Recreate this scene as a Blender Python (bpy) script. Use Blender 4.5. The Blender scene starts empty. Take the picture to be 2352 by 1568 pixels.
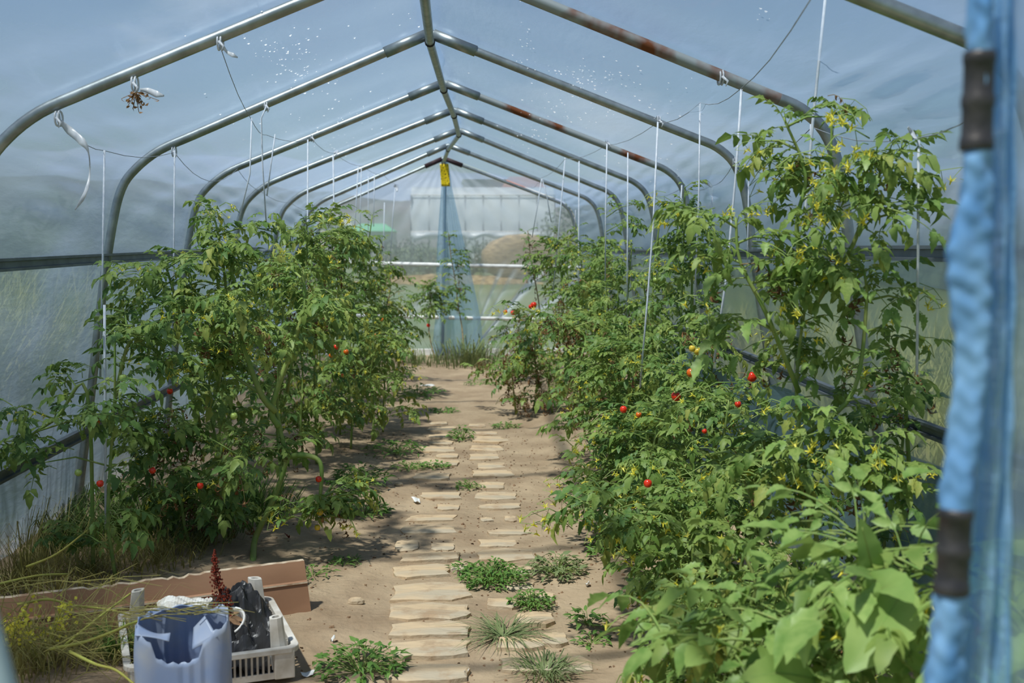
import bpy, math, random
import numpy as np
from mathutils import Vector, Matrix, Euler

R = random.Random(7)
NP = np.random.RandomState(11)
S = bpy.context.scene
COL = S.collection
PI = math.pi

# ------------------------------------------------------------------ camera
F = 2613.0                       # focal length in pixels of the 2352-wide frame
EYE = Vector((0.0, 0.0, 1.5))
PHI = math.atan(224 / F)
THE = math.atan(136 * math.cos(PHI) / F)
FH = Vector((math.sin(THE), math.cos(THE), 0))
CF = FH * math.cos(PHI) - Vector((0, 0, 1)) * math.sin(PHI)
CU = FH * math.sin(PHI) + Vector((0, 0, 1)) * math.cos(PHI)
CR = Vector((math.cos(THE), -math.sin(THE), 0))
cd = bpy.data.cameras.new('camera')
cam = bpy.data.objects.new('camera', cd)
COL.objects.link(cam)
m3 = Matrix((CR, CU, -CF)).transposed()
cam.matrix_world = Matrix.Translation(EYE) @ m3.to_4x4()
cd.sensor_width = 36.0
cd.lens = F / 2352 * 36.0
cd.clip_end = 3000
cd.clip_start = 0.05
cd.dof.use_dof = True
cd.dof.focus_distance = 5.2
cd.dof.aperture_fstop = 3.6
S.camera = cam

# ------------------------------------------------------------------ world, sun, exposure
SUN_DIR = Vector((-0.34, -0.36, 1.0)).normalized()      # towards the sun
SUN_E, SKY_E, EXPOSURE = 5.4, 0.085, 0.05
w = bpy.data.worlds.new('world')
S.world = w
w.use_nodes = True
nt = w.node_tree
nt.nodes.clear()
def nd(t, typ, **kw):
    n = t.nodes.new(typ)
    for k, v in kw.items():
        setattr(n, k, v)
    return n
sky = nd(nt, 'ShaderNodeTexSky', sky_type='NISHITA')
sky.sun_disc = False
sky.sun_elevation = math.asin(SUN_DIR.z)
sky.sun_rotation = math.atan2(SUN_DIR.x, SUN_DIR.y)
sky.altitude = 700
sky.air_density = 1.2
sky.dust_density = 0.8
sky.ozone_density = 3.2
tc = nd(nt, 'ShaderNodeTexCoord')
mp = nd(nt, 'ShaderNodeMapping')
mp.inputs['Scale'].default_value = (1.0, 1.0, 2.6)
mp.inputs['Location'].default_value = (0.31, 0.1, 0.0)
no = nd(nt, 'ShaderNodeTexNoise')
no.inputs['Scale'].default_value = 2.6
no.inputs['Detail'].default_value = 7
no.inputs['Roughness'].default_value = 0.55
rp = nd(nt, 'ShaderNodeValToRGB')
rp.color_ramp.elements[0].position = 0.53
rp.color_ramp.elements[1].position = 0.75
mx = nd(nt, 'ShaderNodeMix', data_type='RGBA')
mx.inputs['B'].default_value = (9.5, 9.6, 9.8, 1)
bg = nd(nt, 'ShaderNodeBackground')
bg.inputs['Strength'].default_value = SKY_E
ow = nd(nt, 'ShaderNodeOutputWorld')
nt.links.new(tc.outputs['Generated'], mp.inputs['Vector'])
nt.links.new(mp.outputs[0], no.inputs['Vector'])
nt.links.new(no.outputs['Fac'], rp.inputs[0])
nt.links.new(rp.outputs[0], mx.inputs['Factor'])
nt.links.new(sky.outputs[0], mx.inputs['A'])
nt.links.new(mx.outputs['Result'], bg.inputs[0])
nt.links.new(bg.outputs[0], ow.inputs[0])
sl = bpy.data.lights.new('sun', 'SUN')
sl.energy = SUN_E
sl.angle = math.radians(2.2)
sl.color = (1.0, 0.94, 0.84)
so = bpy.data.objects.new('sun', sl)
COL.objects.link(so)
so.location = (-6, -2, 12)
so.rotation_euler = SUN_DIR.to_track_quat('Z', 'Y').to_euler()
S.view_settings.view_transform = 'Standard'
S.view_settings.look = 'None'
S.view_settings.gamma = 1.0
S.view_settings.use_curve_mapping = False
S.view_settings.exposure = EXPOSURE
S.cycles.transparent_max_bounces = 16
S.cycles.max_bounces = 8

# ------------------------------------------------------------------ pixel helpers (world positions measured off the photograph)
def ray(x, y):
    return CF + CR * ((x - 1176) / F) + CU * ((784 - y) / F)
def at(x, y, Y):
    d = ray(x, y)
    return EYE + d * ((Y - EYE.y) / d.y)
def gr(x, y, z=0.0):
    d = ray(x, y)
    return EYE + d * ((z - EYE.z) / d.z)
def wx(px, Y):
    return at(px, 560, Y).x

# ------------------------------------------------------------------ materials
def srgb(r, g, b):
    f = lambda c: (c / 255 / 12.92) if c <= 10 else ((c / 255 + 0.055) / 1.055) ** 2.4
    return (f(r), f(g), f(b), 1)
def mat(name, c1, c2=None, rough=0.6, scale=20.0, spec=0.3, metal=0.0, bump=0.0, bscale=None, trans=0.0, detail=4, lo=0.35, hi=0.65, stretch=None, rand=0.0, coord='Object', dirt=None):
    """Principled with two colours broken up by noise; trans mixes in light that passes through (leaves, thin plastic)."""
    m = bpy.data.materials.new(name)
    m.use_nodes = True
    t = m.node_tree
    t.nodes.clear()
    out = nd(t, 'ShaderNodeOutputMaterial')
    b = nd(t, 'ShaderNodeBsdfPrincipled')
    b.inputs['Roughness'].default_value = rough
    b.inputs['Specular IOR Level'].default_value = spec
    b.inputs['Metallic'].default_value = metal
    tcn = nd(t, 'ShaderNodeTexCoord')
    vec = tcn.outputs[coord]
    if stretch:
        mm = nd(t, 'ShaderNodeMapping')
        mm.inputs['Scale'].default_value = stretch
        t.links.new(vec, mm.inputs[0])
        vec = mm.outputs[0]
    n1 = nd(t, 'ShaderNodeTexNoise')
    n1.inputs['Scale'].default_value = scale
    n1.inputs['Detail'].default_value = detail
    t.links.new(vec, n1.inputs['Vector'])
    mr = nd(t, 'ShaderNodeMapRange')
    mr.inputs[1].default_value = lo
    mr.inputs[2].default_value = hi
    t.links.new(n1.outputs['Fac'], mr.inputs[0])
    mix = nd(t, 'ShaderNodeMix', data_type='RGBA')
    mix.inputs['A'].default_value = c1
    mix.inputs['B'].default_value = c2 or c1
    fac = mr.outputs[0]
    if rand:
        oi = nd(t, 'ShaderNodeObjectInfo')
        at_ = nd(t, 'ShaderNodeAttribute', attribute_name='tint')
        ad0 = nd(t, 'ShaderNodeMath', operation='ADD')
        t.links.new(oi.outputs['Random'], ad0.inputs[0])
        t.links.new(at_.outputs['Fac'], ad0.inputs[1])
        fr = nd(t, 'ShaderNodeMath', operation='FRACT')
        t.links.new(ad0.outputs[0], fr.inputs[0])
        ml = nd(t, 'ShaderNodeMath', operation='MULTIPLY_ADD')
        ml.inputs[1].default_value = rand
        t.links.new(fr.outputs[0], ml.inputs[0])
        m2 = nd(t, 'ShaderNodeMath', operation='MULTIPLY')
        m2.inputs[1].default_value = 1 - rand
        t.links.new(fac, m2.inputs[0])
        t.links.new(m2.outputs[0], ml.inputs[2])
        fac = ml.outputs[0]
    t.links.new(fac, mix.inputs['Factor'])
    col = mix.outputs['Result']
    if dirt:                                       # soil left lying in patches on top
        nz = nd(t, 'ShaderNodeTexNoise')
        nz.inputs['Scale'].default_value = 7.0
        nz.inputs['Detail'].default_value = 8
        nz.inputs['Roughness'].default_value = 0.65
        tg = nd(t, 'ShaderNodeNewGeometry')
        t.links.new(tg.outputs['Position'], nz.inputs['Vector'])
        rm = nd(t, 'ShaderNodeMapRange')
        rm.inputs[1].default_value = 0.52
        rm.inputs[2].default_value = 0.66
        t.links.new(nz.outputs['Fac'], rm.inputs[0])
        dm_ = nd(t, 'ShaderNodeMix', data_type='RGBA')
        dm_.inputs['B'].default_value = dirt
        t.links.new(rm.outputs[0], dm_.inputs['Factor'])
        t.links.new(col, dm_.inputs['A'])
        col = dm_.outputs['Result']
    t.links.new(col, b.inputs['Base Color'])
    if bump:
        n2 = nd(t, 'ShaderNodeTexNoise')
        n2.inputs['Scale'].default_value = bscale or scale * 3
        n2.inputs['Detail'].default_value = 5
        t.links.new(vec, n2.inputs['Vector'])
        bp = nd(t, 'ShaderNodeBump')
        bp.inputs['Strength'].default_value = bump
        bp.inputs['Distance'].default_value = 0.01
        t.links.new(n2.outputs['Fac'], bp.inputs['Height'])
        t.links.new(bp.outputs[0], b.inputs['Normal'])
    sh = b.outputs[0]
    if trans:
        tr = nd(t, 'ShaderNodeBsdfTranslucent')
        t.links.new(col, tr.inputs['Color'])
        ms = nd(t, 'ShaderNodeMixShader')
        ms.inputs[0].default_value = trans
        t.links.new(sh, ms.inputs[1])
        t.links.new(tr.outputs[0], ms.inputs[2])
        sh = ms.outputs[0]
    t.links.new(sh, out.inputs[0])
    return m

def film(name, haze=0.16, dust=0.2, tint=(0.82, 0.91, 1.0, 1), hazecol=(0.40, 0.54, 0.74, 1), gloss=0.10, rough=0.22, dscale=2.0, stretch=(1, 1, 1), bump=0.25, bscale=26.0, bstretch=(1, 0.25, 1), slant=0.6, scatter=0.0):
    """Thin polythene: mostly lets the view and the light through, scatters some of it, and has a soft gloss."""
    m = bpy.data.materials.new(name)
    m.use_nodes = True
    t = m.node_tree
    t.nodes.clear()
    out = nd(t, 'ShaderNodeOutputMaterial')
    tcn = nd(t, 'ShaderNodeTexCoord')
    tp = nd(t, 'ShaderNodeBsdfTransparent')
    tp.inputs[0].default_value = tint
    tl = nd(t, 'ShaderNodeBsdfTranslucent')
    tl.inputs[0].default_value = hazecol
    df = nd(t, 'ShaderNodeBsdfDiffuse')
    df.inputs[0].default_value = hazecol
    gl = nd(t, 'ShaderNodeBsdfGlossy')
    gl.inputs['Roughness'].default_value = rough
    gl.inputs['Color'].default_value = (0.9, 0.95, 1, 1)
    mm = nd(t, 'ShaderNodeMapping')
    mm.inputs['Scale'].default_value = stretch
    t.links.new(tcn.outputs['Object'], mm.inputs[0])
    n1 = nd(t, 'ShaderNodeTexNoise')
    n1.inputs['Scale'].default_value = dscale
    n1.inputs['Detail'].default_value = 6
    n1.inputs['Roughness'].default_value = 0.6
    t.links.new(mm.outputs[0], n1.inputs['Vector'])
    mr = nd(t, 'ShaderNodeMapRange')
    mr.inputs[1].default_value = 0.38
    mr.inputs[2].default_value = 0.75
    mr.inputs[3].default_value = haze
    mr.inputs[4].default_value = haze + dust
    t.links.new(n1.outputs['Fac'], mr.inputs[0])
    m2 = nd(t, 'ShaderNodeMapping')
    m2.inputs['Scale'].default_value = bstretch
    t.links.new(tcn.outputs['Object'], m2.inputs[0])
    n2 = nd(t, 'ShaderNodeTexNoise')
    n2.inputs['Scale'].default_value = bscale
    n2.inputs['Detail'].default_value = 3
    t.links.new(m2.outputs[0], n2.inputs['Vector'])
    bp = nd(t, 'ShaderNodeBump')
    bp.inputs['Strength'].default_value = bump
    bp.inputs['Distance'].default_value = 0.02
    t.links.new(n2.outputs['Fac'], bp.inputs['Height'])
    for x in (tl, df, gl):
        t.links.new(bp.outputs[0], x.inputs['Normal'])
    hz = nd(t, 'ShaderNodeMixShader')
    hz.inputs[0].default_value = 0.55
    t.links.new(df.outputs[0], hz.inputs[1])
    t.links.new(tl.outputs[0], hz.inputs[2])
    a = nd(t, 'ShaderNodeMixShader')
    lwh = nd(t, 'ShaderNodeLayerWeight')
    lwh.inputs[0].default_value = 0.5
    pw = nd(t, 'ShaderNodeMath', operation='POWER')
    pw.inputs[1].default_value = 3.0
    t.links.new(lwh.outputs['Facing'], pw.inputs[0])
    ah = nd(t, 'ShaderNodeMath', operation='MULTIPLY_ADD', use_clamp=True)
    ah.inputs[1].default_value = slant
    t.links.new(pw.outputs[0], ah.inputs[0])
    fa = nd(t, 'ShaderNodeAttribute', attribute_name='fold')      # film doubled over in a fold is less clear; haze also paints wrinkle highlights
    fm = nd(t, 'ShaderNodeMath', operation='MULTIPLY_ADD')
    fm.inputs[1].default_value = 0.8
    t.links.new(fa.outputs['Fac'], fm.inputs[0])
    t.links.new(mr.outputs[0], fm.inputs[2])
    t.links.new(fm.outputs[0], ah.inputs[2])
    t.links.new(ah.outputs[0], a.inputs[0])
    clear = tp.outputs[0]
    if scatter:                                    # slightly milky: part of what passes is spread a degree or two
        rf = nd(t, 'ShaderNodeBsdfRefraction')
        rf.inputs['Color'].default_value = tint
        rf.inputs['IOR'].default_value = 1.06
        rf.inputs['Roughness'].default_value = 0.45
        sc = nd(t, 'ShaderNodeMixShader')
        sc.inputs[0].default_value = scatter
        if name == 'polythene_roof':               # clear over the roof, milkier down the sides (vertex attribute 'milky')
            ma = nd(t, 'ShaderNodeAttribute', attribute_name='milky')
            mm_ = nd(t, 'ShaderNodeMath', operation='MULTIPLY')
            mm_.inputs[1].default_value = scatter
            t.links.new(ma.outputs['Fac'], mm_.inputs[0])
            t.links.new(mm_.outputs[0], sc.inputs[0])
            mh = nd(t, 'ShaderNodeMath', operation='MULTIPLY_ADD')
            mh.inputs[1].default_value = 0.2
            t.links.new(ma.outputs['Fac'], mh.inputs[0])
            t.links.new(mr.outputs[0], mh.inputs[2])
            t.links.new(mh.outputs[0], fm.inputs[2])
        t.links.new(tp.outputs[0], sc.inputs[1])
        t.links.new(rf.outputs[0], sc.inputs[2])
        clear = sc.outputs[0]
    t.links.new(clear, a.inputs[1])
    t.links.new(hz.outputs[0], a.inputs[2])
    lw = nd(t, 'ShaderNodeLayerWeight')
    lw.inputs[0].default_value = 0.25
    mu = nd(t, 'ShaderNodeMath', operation='MULTIPLY_ADD')
    mu.inputs[1].default_value = gloss * 2
    mu.inputs[2].default_value = gloss * 0.35
    t.links.new(lw.outputs['Facing'], mu.inputs[0])
    g = nd(t, 'ShaderNodeMixShader')
    t.links.new(mu.outputs[0], g.inputs[0])
    t.links.new(a.outputs[0], g.inputs[1])
    t.links.new(gl.outputs[0], g.inputs[2])
    t.links.new(g.outputs[0], out.inputs[0])
    return m

M = {}
M['steel'] = mat('galvanised_steel', (0.36, 0.40, 0.40, 1), (0.24, 0.27, 0.27, 1), rough=0.42, metal=0.75, scale=14, stretch=(1, 1, 1), bump=0.05, spec=0.5)
M['steel_rust'] = mat('rusty_steel', (0.30, 0.33, 0.33, 1), (0.17, 0.055, 0.02, 1), rough=0.6, metal=0.4, scale=3.5, lo=0.5, hi=0.6)
M['alu'] = mat('rail_aluminium', (0.20, 0.23, 0.25, 1), (0.14, 0.16, 0.18, 1), rough=0.5, metal=0.6, scale=9)
M['white_rail'] = mat('white_rail', srgb(236, 234, 228), srgb(205, 203, 196), rough=0.6, scale=12)
M['black_plastic'] = mat('black_plastic', (0.018, 0.018, 0.021, 1), (0.035, 0.034, 0.035, 1), rough=0.42, scale=60, bump=0.15, bscale=140, spec=0.5)
M['tape'] = mat('dark_tape', (0.05, 0.022, 0.022, 1), (0.03, 0.02, 0.022, 1), rough=0.6)
M['string'] = mat('white_string', srgb(236, 240, 245), srgb(214, 222, 232), rough=0.6, scale=50, trans=0.3)
M['wire'] = mat('grey_wire', (0.34, 0.37, 0.41, 1), (0.25, 0.27, 0.30, 1), rough=0.6)
M['ribbon'] = mat('white_ribbon', srgb(238, 240, 243), srgb(205, 210, 216), rough=0.3, trans=0.4, spec=0.5)
M['soil'] = None
M['stone'] = mat('paving_stone', srgb(202, 174, 136), srgb(178, 164, 140), rough=0.92, scale=4, bump=0.9, bscale=22, rand=0.3, stretch=(0.6, 2.2, 1), lo=.42, hi=.62, detail=8, dirt=srgb(168, 142, 112))
M['brick_soil'] = mat('clod', srgb(142, 112, 84), srgb(112, 86, 62), rough=0.95, scale=30)
M['leaf'] = mat('tomato_leaf', srgb(96, 130, 56), srgb(158, 176, 92), rough=0.5, scale=18, trans=0.38, rand=0.55, spec=0.35)
M['leaf_dark'] = mat('dark_leaf', srgb(74, 108, 52), srgb(116, 146, 72), rough=0.5, scale=18, trans=0.3, rand=0.5, spec=0.35)
M['leaf_yellow'] = mat('yellowing_leaf', srgb(140, 162, 80), srgb(178, 180, 92), rough=0.55, scale=20, trans=0.38, rand=0.5)
M['leaf_dry'] = mat('dry_leaf', srgb(150, 112, 70), srgb(100, 74, 48), rough=0.8, scale=24, trans=0.15, rand=0.5)
M['leaf_broad'] = mat('broad_leaf', srgb(110, 148, 68), srgb(168, 192, 108), rough=0.45, scale=9, trans=0.38, rand=0.5, spec=0.4)
M['stem'] = mat('green_stem', srgb(112, 144, 68), srgb(140, 152, 84), rough=0.6, scale=14)
M['stem_dry'] = mat('woody_stem', srgb(150, 132, 92), srgb(110, 92, 62), rough=0.8, scale=20)
M['petal'] = mat('yellow_petal', srgb(234, 222, 60), srgb(242, 234, 110), rough=0.55, scale=60, trans=0.35)
M['red'] = mat('ripe_tomato', srgb(205, 34, 14), srgb(226, 62, 20), rough=0.16, scale=8, spec=0.6)
M['orange'] = mat('orange_tomato', srgb(226, 120, 24), srgb(216, 82, 20), rough=0.18, scale=10, spec=0.6)
M['yellowfruit'] = mat('yellow_tomato', srgb(226, 178, 40), srgb(206, 190, 70), rough=0.18, scale=10, spec=0.6)
M['greenfruit'] = mat('green_tomato', srgb(140, 168, 70), srgb(178, 194, 104), rough=0.2, scale=10, spec=0.6)
M['weed'] = mat('weed_leaf', srgb(74, 116, 48), srgb(118, 152, 70), rough=0.55, scale=30, trans=0.3, rand=0.5)
M['weed_grey'] = mat('greyish_weed', srgb(104, 122, 74), srgb(136, 146, 96), rough=0.6, scale=30, trans=0.25, rand=0.5)
M['grass'] = mat('grass_blade', srgb(84, 122, 50), srgb(126, 152, 72), rough=0.55, scale=12, trans=0.3, rand=0.5)
M['straw'] = mat('straw', srgb(168, 164, 92), srgb(146, 134, 82), rough=0.75, scale=14, trans=0.3, rand=0.5)
M['olive'] = mat('olive_stalk', srgb(168, 172, 82), srgb(150, 142, 66), rough=0.7, scale=10)
M['dock'] = mat('dock_seed', srgb(116, 40, 20), srgb(80, 34, 20), rough=0.8, scale=40)
M['board'] = mat('board_face', srgb(178, 136, 104), srgb(150, 112, 84), rough=0.7, scale=3, stretch=(0.5, 1, 2), bump=0.08)
M['board_edge'] = mat('board_edge', srgb(214, 196, 168), srgb(150, 120, 92), rough=0.8, scale=20)
M['crate'] = mat('crate_plastic', srgb(222, 216, 205), srgb(186, 176, 160), rough=0.5, scale=14)
M['jug'] = mat('blue_canister', srgb(158, 178, 212), srgb(192, 196, 202), rough=0.4, scale=7, lo=.4, hi=.72, trans=0.3, spec=0.45)
M['bag'] = mat('black_sack', (0.022, 0.022, 0.024, 1), (0.05, 0.048, 0.046, 1), rough=0.42, scale=12, spec=0.45)
M['foam'] = mat('white_foam', srgb(240, 238, 230), srgb(200, 192, 178), rough=0.8, scale=14, bump=0.3)
M['cup'] = mat('white_pot', srgb(236, 234, 228), srgb(205, 200, 190), rough=0.4, scale=12)
M['paper'] = mat('paper', srgb(232, 230, 224), srgb(205, 205, 200), rough=0.8)
M['sticky'] = mat('sticky_trap', srgb(225, 196, 30), srgb(48, 40, 12), rough=0.35, scale=70, lo=0.56, hi=0.6, detail=2)
M['film_roof'] = film('polythene_roof', scatter=0.8, haze=0.07, dust=0.11, dscale=1.2, stretch=(1, 0.5, 1))
M['film_wall'] = film('polythene_wall', haze=0.34, scatter=0.55, dust=0.25, dscale=2.5, hazecol=(0.30, 0.42, 0.58, 1))
M['film_end'] = film('polythene_end', haze=0.2, dust=0.14, dscale=1.5, gloss=0.2, rough=0.3, bump=0.1, scatter=0.3, tint=(0.88, 0.93, 0.98, 1), hazecol=(0.93, 0.96, 0.98, 1))
M['film_blue'] = film('blue_polythene', haze=0.72, dust=0.2, tint=(0.40, 0.66, 0.92, 1), hazecol=(0.26, 0.52, 0.82, 1), gloss=0.30, rough=0.2, bump=0.6, bscale=18)
M['film_curtain'] = film('pale_blue_polythene', haze=0.40, dust=0.1, tint=(0.74, 0.87, 0.95, 1), hazecol=(0.50, 0.68, 0.82, 1), gloss=0.2, slant=0.2, rough=0.25)
M['glint'] = mat('glint_fleck', (0.95, 0.95, 0.95, 1), rough=0.2, trans=0.75, spec=0.8)  # white flecks that imitate sun glints

# ------------------------------------------------------------------ mesh builder
class MB:
    def __init__(s):
        s.v, s.f, s.m, s.n = [], [], [], 0
    def add(s, v, f, mi=0, M4=None):
        v = np.asarray(v, dtype=float)
        if M4 is not None:
            a = np.array(M4)
            v = v @ a[:3, :3].T + a[:3, 3]
        s.v.append(v)
        k = s.n
        s.f += [tuple(i + k for i in q) for q in f]
        s.m += ([mi] * len(f) if isinstance(mi, int) else list(mi))
        s.n += len(v)
        return s
    def tube(s, pts, rad, sides=6, mi=0, cap=True):
        pts = [Vector(p) for p in pts]
        n = len(pts)
        if not hasattr(rad, '__len__'):
            rad = [rad] * n
        vs, fs = [], []
        t0 = (pts[1] - pts[0]).normalized()
        up = Vector((0, 0, 1)) if abs(t0.z) < 0.9 else Vector((1, 0, 0))
        u = (up - t0 * up.dot(t0)).normalized()
        for i in range(n):
            t = (pts[min(i + 1, n - 1)] - pts[max(i - 1, 0)])
            if t.length < 1e-9:
                t = t0
            t = t.normalized()
            u = (u - t * u.dot(t))
            u = u.normalized() if u.length > 1e-6 else t.orthogonal().normalized()
            v = t.cross(u)
            for k in range(sides):
                a = 2 * PI * k / sides
                vs.append(pts[i] + (u * math.cos(a) + v * math.sin(a)) * rad[i])
        for i in range(n - 1):
            for k in range(sides):
                k2 = (k + 1) % sides
                fs.append((i * sides + k, i * sides + k2, (i + 1) * sides + k2, (i + 1) * sides + k))
        if cap:
            fs.append(tuple(range(sides))[::-1])
            fs.append(tuple((n - 1) * sides + k for k in range(sides)))
        return s.add([tuple(p) for p in vs], fs, mi)
    def box(s, c, d, M4=None, mi=0):
        x, y, z = d[0] / 2, d[1] / 2, d[2] / 2
        v = [(c[0] + a * x, c[1] + b * y, c[2] + e * z) for a in (-1, 1) for b in (-1, 1) for e in (-1, 1)]
        f = [(0, 1, 3, 2), (4, 6, 7, 5), (0, 4, 5, 1), (2, 3, 7, 6), (0, 2, 6, 4), (1, 5, 7, 3)]
        return s.add(v, f, mi, M4)
    def grid(s, fn, nu, nv, mi=0, closed=False):
        v = [tuple(fn(i / nu, j / nv)) for i in range(nu + 1) for j in range(nv + 1)]
        f = [(i * (nv + 1) + j, (i + 1) * (nv + 1) + j, (i + 1) * (nv + 1) + j + 1, i * (nv + 1) + j + 1) for i in range(nu) for j in range(nv)]
        return s.add(v, f, mi)
    def mesh(s, name, mats, smooth=True, tint=None):
        me = bpy.data.meshes.new(name)
        vv = np.concatenate(s.v) if s.v else np.zeros((0, 3))
        me.from_pydata(vv.tolist(), [], s.f)
        for m in (mats if isinstance(mats, (list, tuple)) else [mats]):
            me.materials.append(m)
        me.polygons.foreach_set('material_index', s.m)
        me.polygons.foreach_set('use_smooth', [smooth] * len(s.f))
        if tint is not None:
            a = me.attributes.new('tint', 'FLOAT', 'POINT')
            a.data.foreach_set('value', np.asarray(tint, dtype=np.float32))
        me.update()
        return me
    def obj(s, name, mats, parent=None, smooth=True, loc=None, bevel=0, tint=None):
        o = bpy.data.objects.new(name, s.mesh(name, mats, smooth, tint))
        COL.objects.link(o)
        if parent is not None:
            o.parent = parent
        if loc is not None:
            o.location = loc
        if bevel:
            b = o.modifiers.new('bevel', 'BEVEL')
            b.width = bevel
            b.segments = 2
            b.limit_method = 'ANGLE'
        return o

def tag(o, label=None, cat=None, group=None, kind=None):
    if label: o['label'] = label
    if cat: o['category'] = cat
    if group: o['group'] = group
    if kind: o['kind'] = kind
    return o
def root(name, loc, label, cat, group=None, rz=0.0):
    o = bpy.data.objects.new(name, None)
    COL.objects.link(o)
    o.location = loc
    o.rotation_euler = (0, 0, rz)
    o.empty_display_size = 0.05
    return tag(o, label, cat, group)
def inst(name, me, parent, loc, rot=(0, 0, 0), sc=1.0):
    o = bpy.data.objects.new(name, me)
    COL.objects.link(o)
    o.parent = parent
    o.location = loc
    o.rotation_euler = rot
    o.scale = (sc, sc, sc) if not hasattr(sc, '__len__') else sc
    return o
def catmull(pts, n=6):
    p = [Vector(q) for q in pts]
    p = [p[0] * 2 - p[1]] + p + [p[-1] * 2 - p[-2]]
    out = []
    for i in range(1, len(p) - 2):
        a, b, c, d = p[i - 1], p[i], p[i + 1], p[i + 2]
        for k in range(n):
            t = k / n
            out.append(0.5 * ((2 * b) + (c - a) * t + (2 * a - 5 * b + 4 * c - d) * t * t + (3 * b - a - 3 * c + d) * t ** 3))
    out.append(p[-2])
    return out
# smooth value noise on arrays
_tab = NP.rand(256, 256)
def vnoise(x, y):
    xi, yi = np.floor(x).astype(int), np.floor(y).astype(int)
    fx, fy = x - xi, y - yi
    fx, fy = fx * fx * (3 - 2 * fx), fy * fy * (3 - 2 * fy)
    g = lambda a, b: _tab[a % 256, b % 256]
    return (g(xi, yi) * (1 - fx) + g(xi + 1, yi) * fx) * (1 - fy) + (g(xi, yi + 1) * (1 - fx) + g(xi + 1, yi + 1) * fx) * fy
def fbm(x, y, o=4):
    s, a = 0, 0.5
    for k in range(o):
        s = s + a * (vnoise(x * 2 ** k + 17 * k, y * 2 ** k + 5 * k) - 0.5)
        a *= 0.5
    return s

# ------------------------------------------------------------------ setting: soil floor, outside ground, hills
def soil_material():
    m = mat('dry_soil', srgb(176, 154, 124), srgb(140, 118, 92), rough=0.95, scale=3.0, bump=1.0, bscale=34, detail=8, lo=0.3, hi=0.7)
    return m
M['soil'] = soil_material()
def soil_h(x, y):
    h = 0.055 * fbm(x * 1.6 + 40, y * 1.6 + 9, 3) + 0.035 * fbm(x * 6 + 3, y * 6 + 60, 3) + 0.018 * fbm(x * 19 + 3, y * 19 + 60, 2)
    path = np.exp(-((x - 0.05) / 0.42) ** 2)
    bed = 1 - np.exp(-((x - 0.05) / 0.75) ** 4)
    return h * (1 - 0.6 * path) + 0.035 * bed - 0.01
def soil_z(x, y):
    return float(soil_h(np.array([x]), np.array([y]))[0])
ys = np.concatenate([np.linspace(0.9, 3.4, 20)[:-1], np.linspace(3.4, 7.5, 260)[:-1], np.linspace(7.5, 15.6, 160)])
xs = np.linspace(-2.2, 2.1, 260)
X, Y = np.meshgrid(xs, ys)
Z = soil_h(X, Y)
b = MB()
nv = len(xs)
b.add(np.stack([X, Y, Z], -1).reshape(-1, 3), [(i * nv + j, i * nv + j + 1, (i + 1) * nv + j + 1, (i + 1) * nv + j) for i in range(len(ys) - 1) for j in range(nv - 1)])
floor = tag(b.obj('floor', M['soil']), 'bare dry brown soil floor with a trodden middle path', kind='structure')

M['field'] = mat('mown_field', srgb(96, 116, 78), srgb(116, 124, 86), rough=0.95, scale=0.25, detail=8)
b = MB()
def fieldfn(u, v):
    x, y = (u - 0.5) * 900, -60 + v * 760
    return (x, y, -0.04)
b.grid(fieldfn, 12, 12)
tag(b.obj('ground', M['field']), 'mown green field outside the tunnel', kind='structure')

M['hill'] = mat('hazy_hill', srgb(122, 122, 122), srgb(100, 108, 104), rough=1, scale=0.05, detail=8)  # distance haze greyed into the hill's colour
M['hill_far'] = mat('hazy_far_mountain', srgb(140, 156, 176), srgb(156, 168, 184), rough=1, scale=0.02, detail=6)  # pale blue of the distance haze put into the colour
def ridge(name, d, pts, material, label, depth=80):
    b = MB()
    px = np.array([p[0] for p in pts], float)
    py = np.array([p[1] for p in pts], float)
    n = 90
    xx = np.linspace(px[0], px[-1], n)
    hh = np.interp(xx, px, py)
    vs = []
    for k in range(n):
        e = hh[k] + 3.0 * (vnoise(np.array([xx[k] * 0.09]), np.array([3.3]))[0] - 0.5) * hh[k] * 0.06
        vs += [(xx[k], d - depth + 14 * math.sin(k), -1.0), (xx[k], d - depth * 0.45 + 8 * math.sin(k * 1.7), e * 0.55), (xx[k], d, e), (xx[k], d + depth, -1.0)]
    fs = [(4 * k + j, 4 * k + 4 + j, 4 * k + 5 + j, 4 * k + 1 + j) for k in range(n - 1) for j in range(3)]
    b.add(vs, fs)
    return tag(b.obj(name, material), label, kind='structure')
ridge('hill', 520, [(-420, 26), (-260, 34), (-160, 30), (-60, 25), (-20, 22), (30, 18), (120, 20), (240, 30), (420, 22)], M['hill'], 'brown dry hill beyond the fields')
ridge('mountain', 900, [(-800, 90), (-420, 80), (-200, 70), (-20, 60), (90, 50), (300, 60), (800, 90)], M['hill_far'], 'pale hazy far mountain', depth=220)

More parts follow.
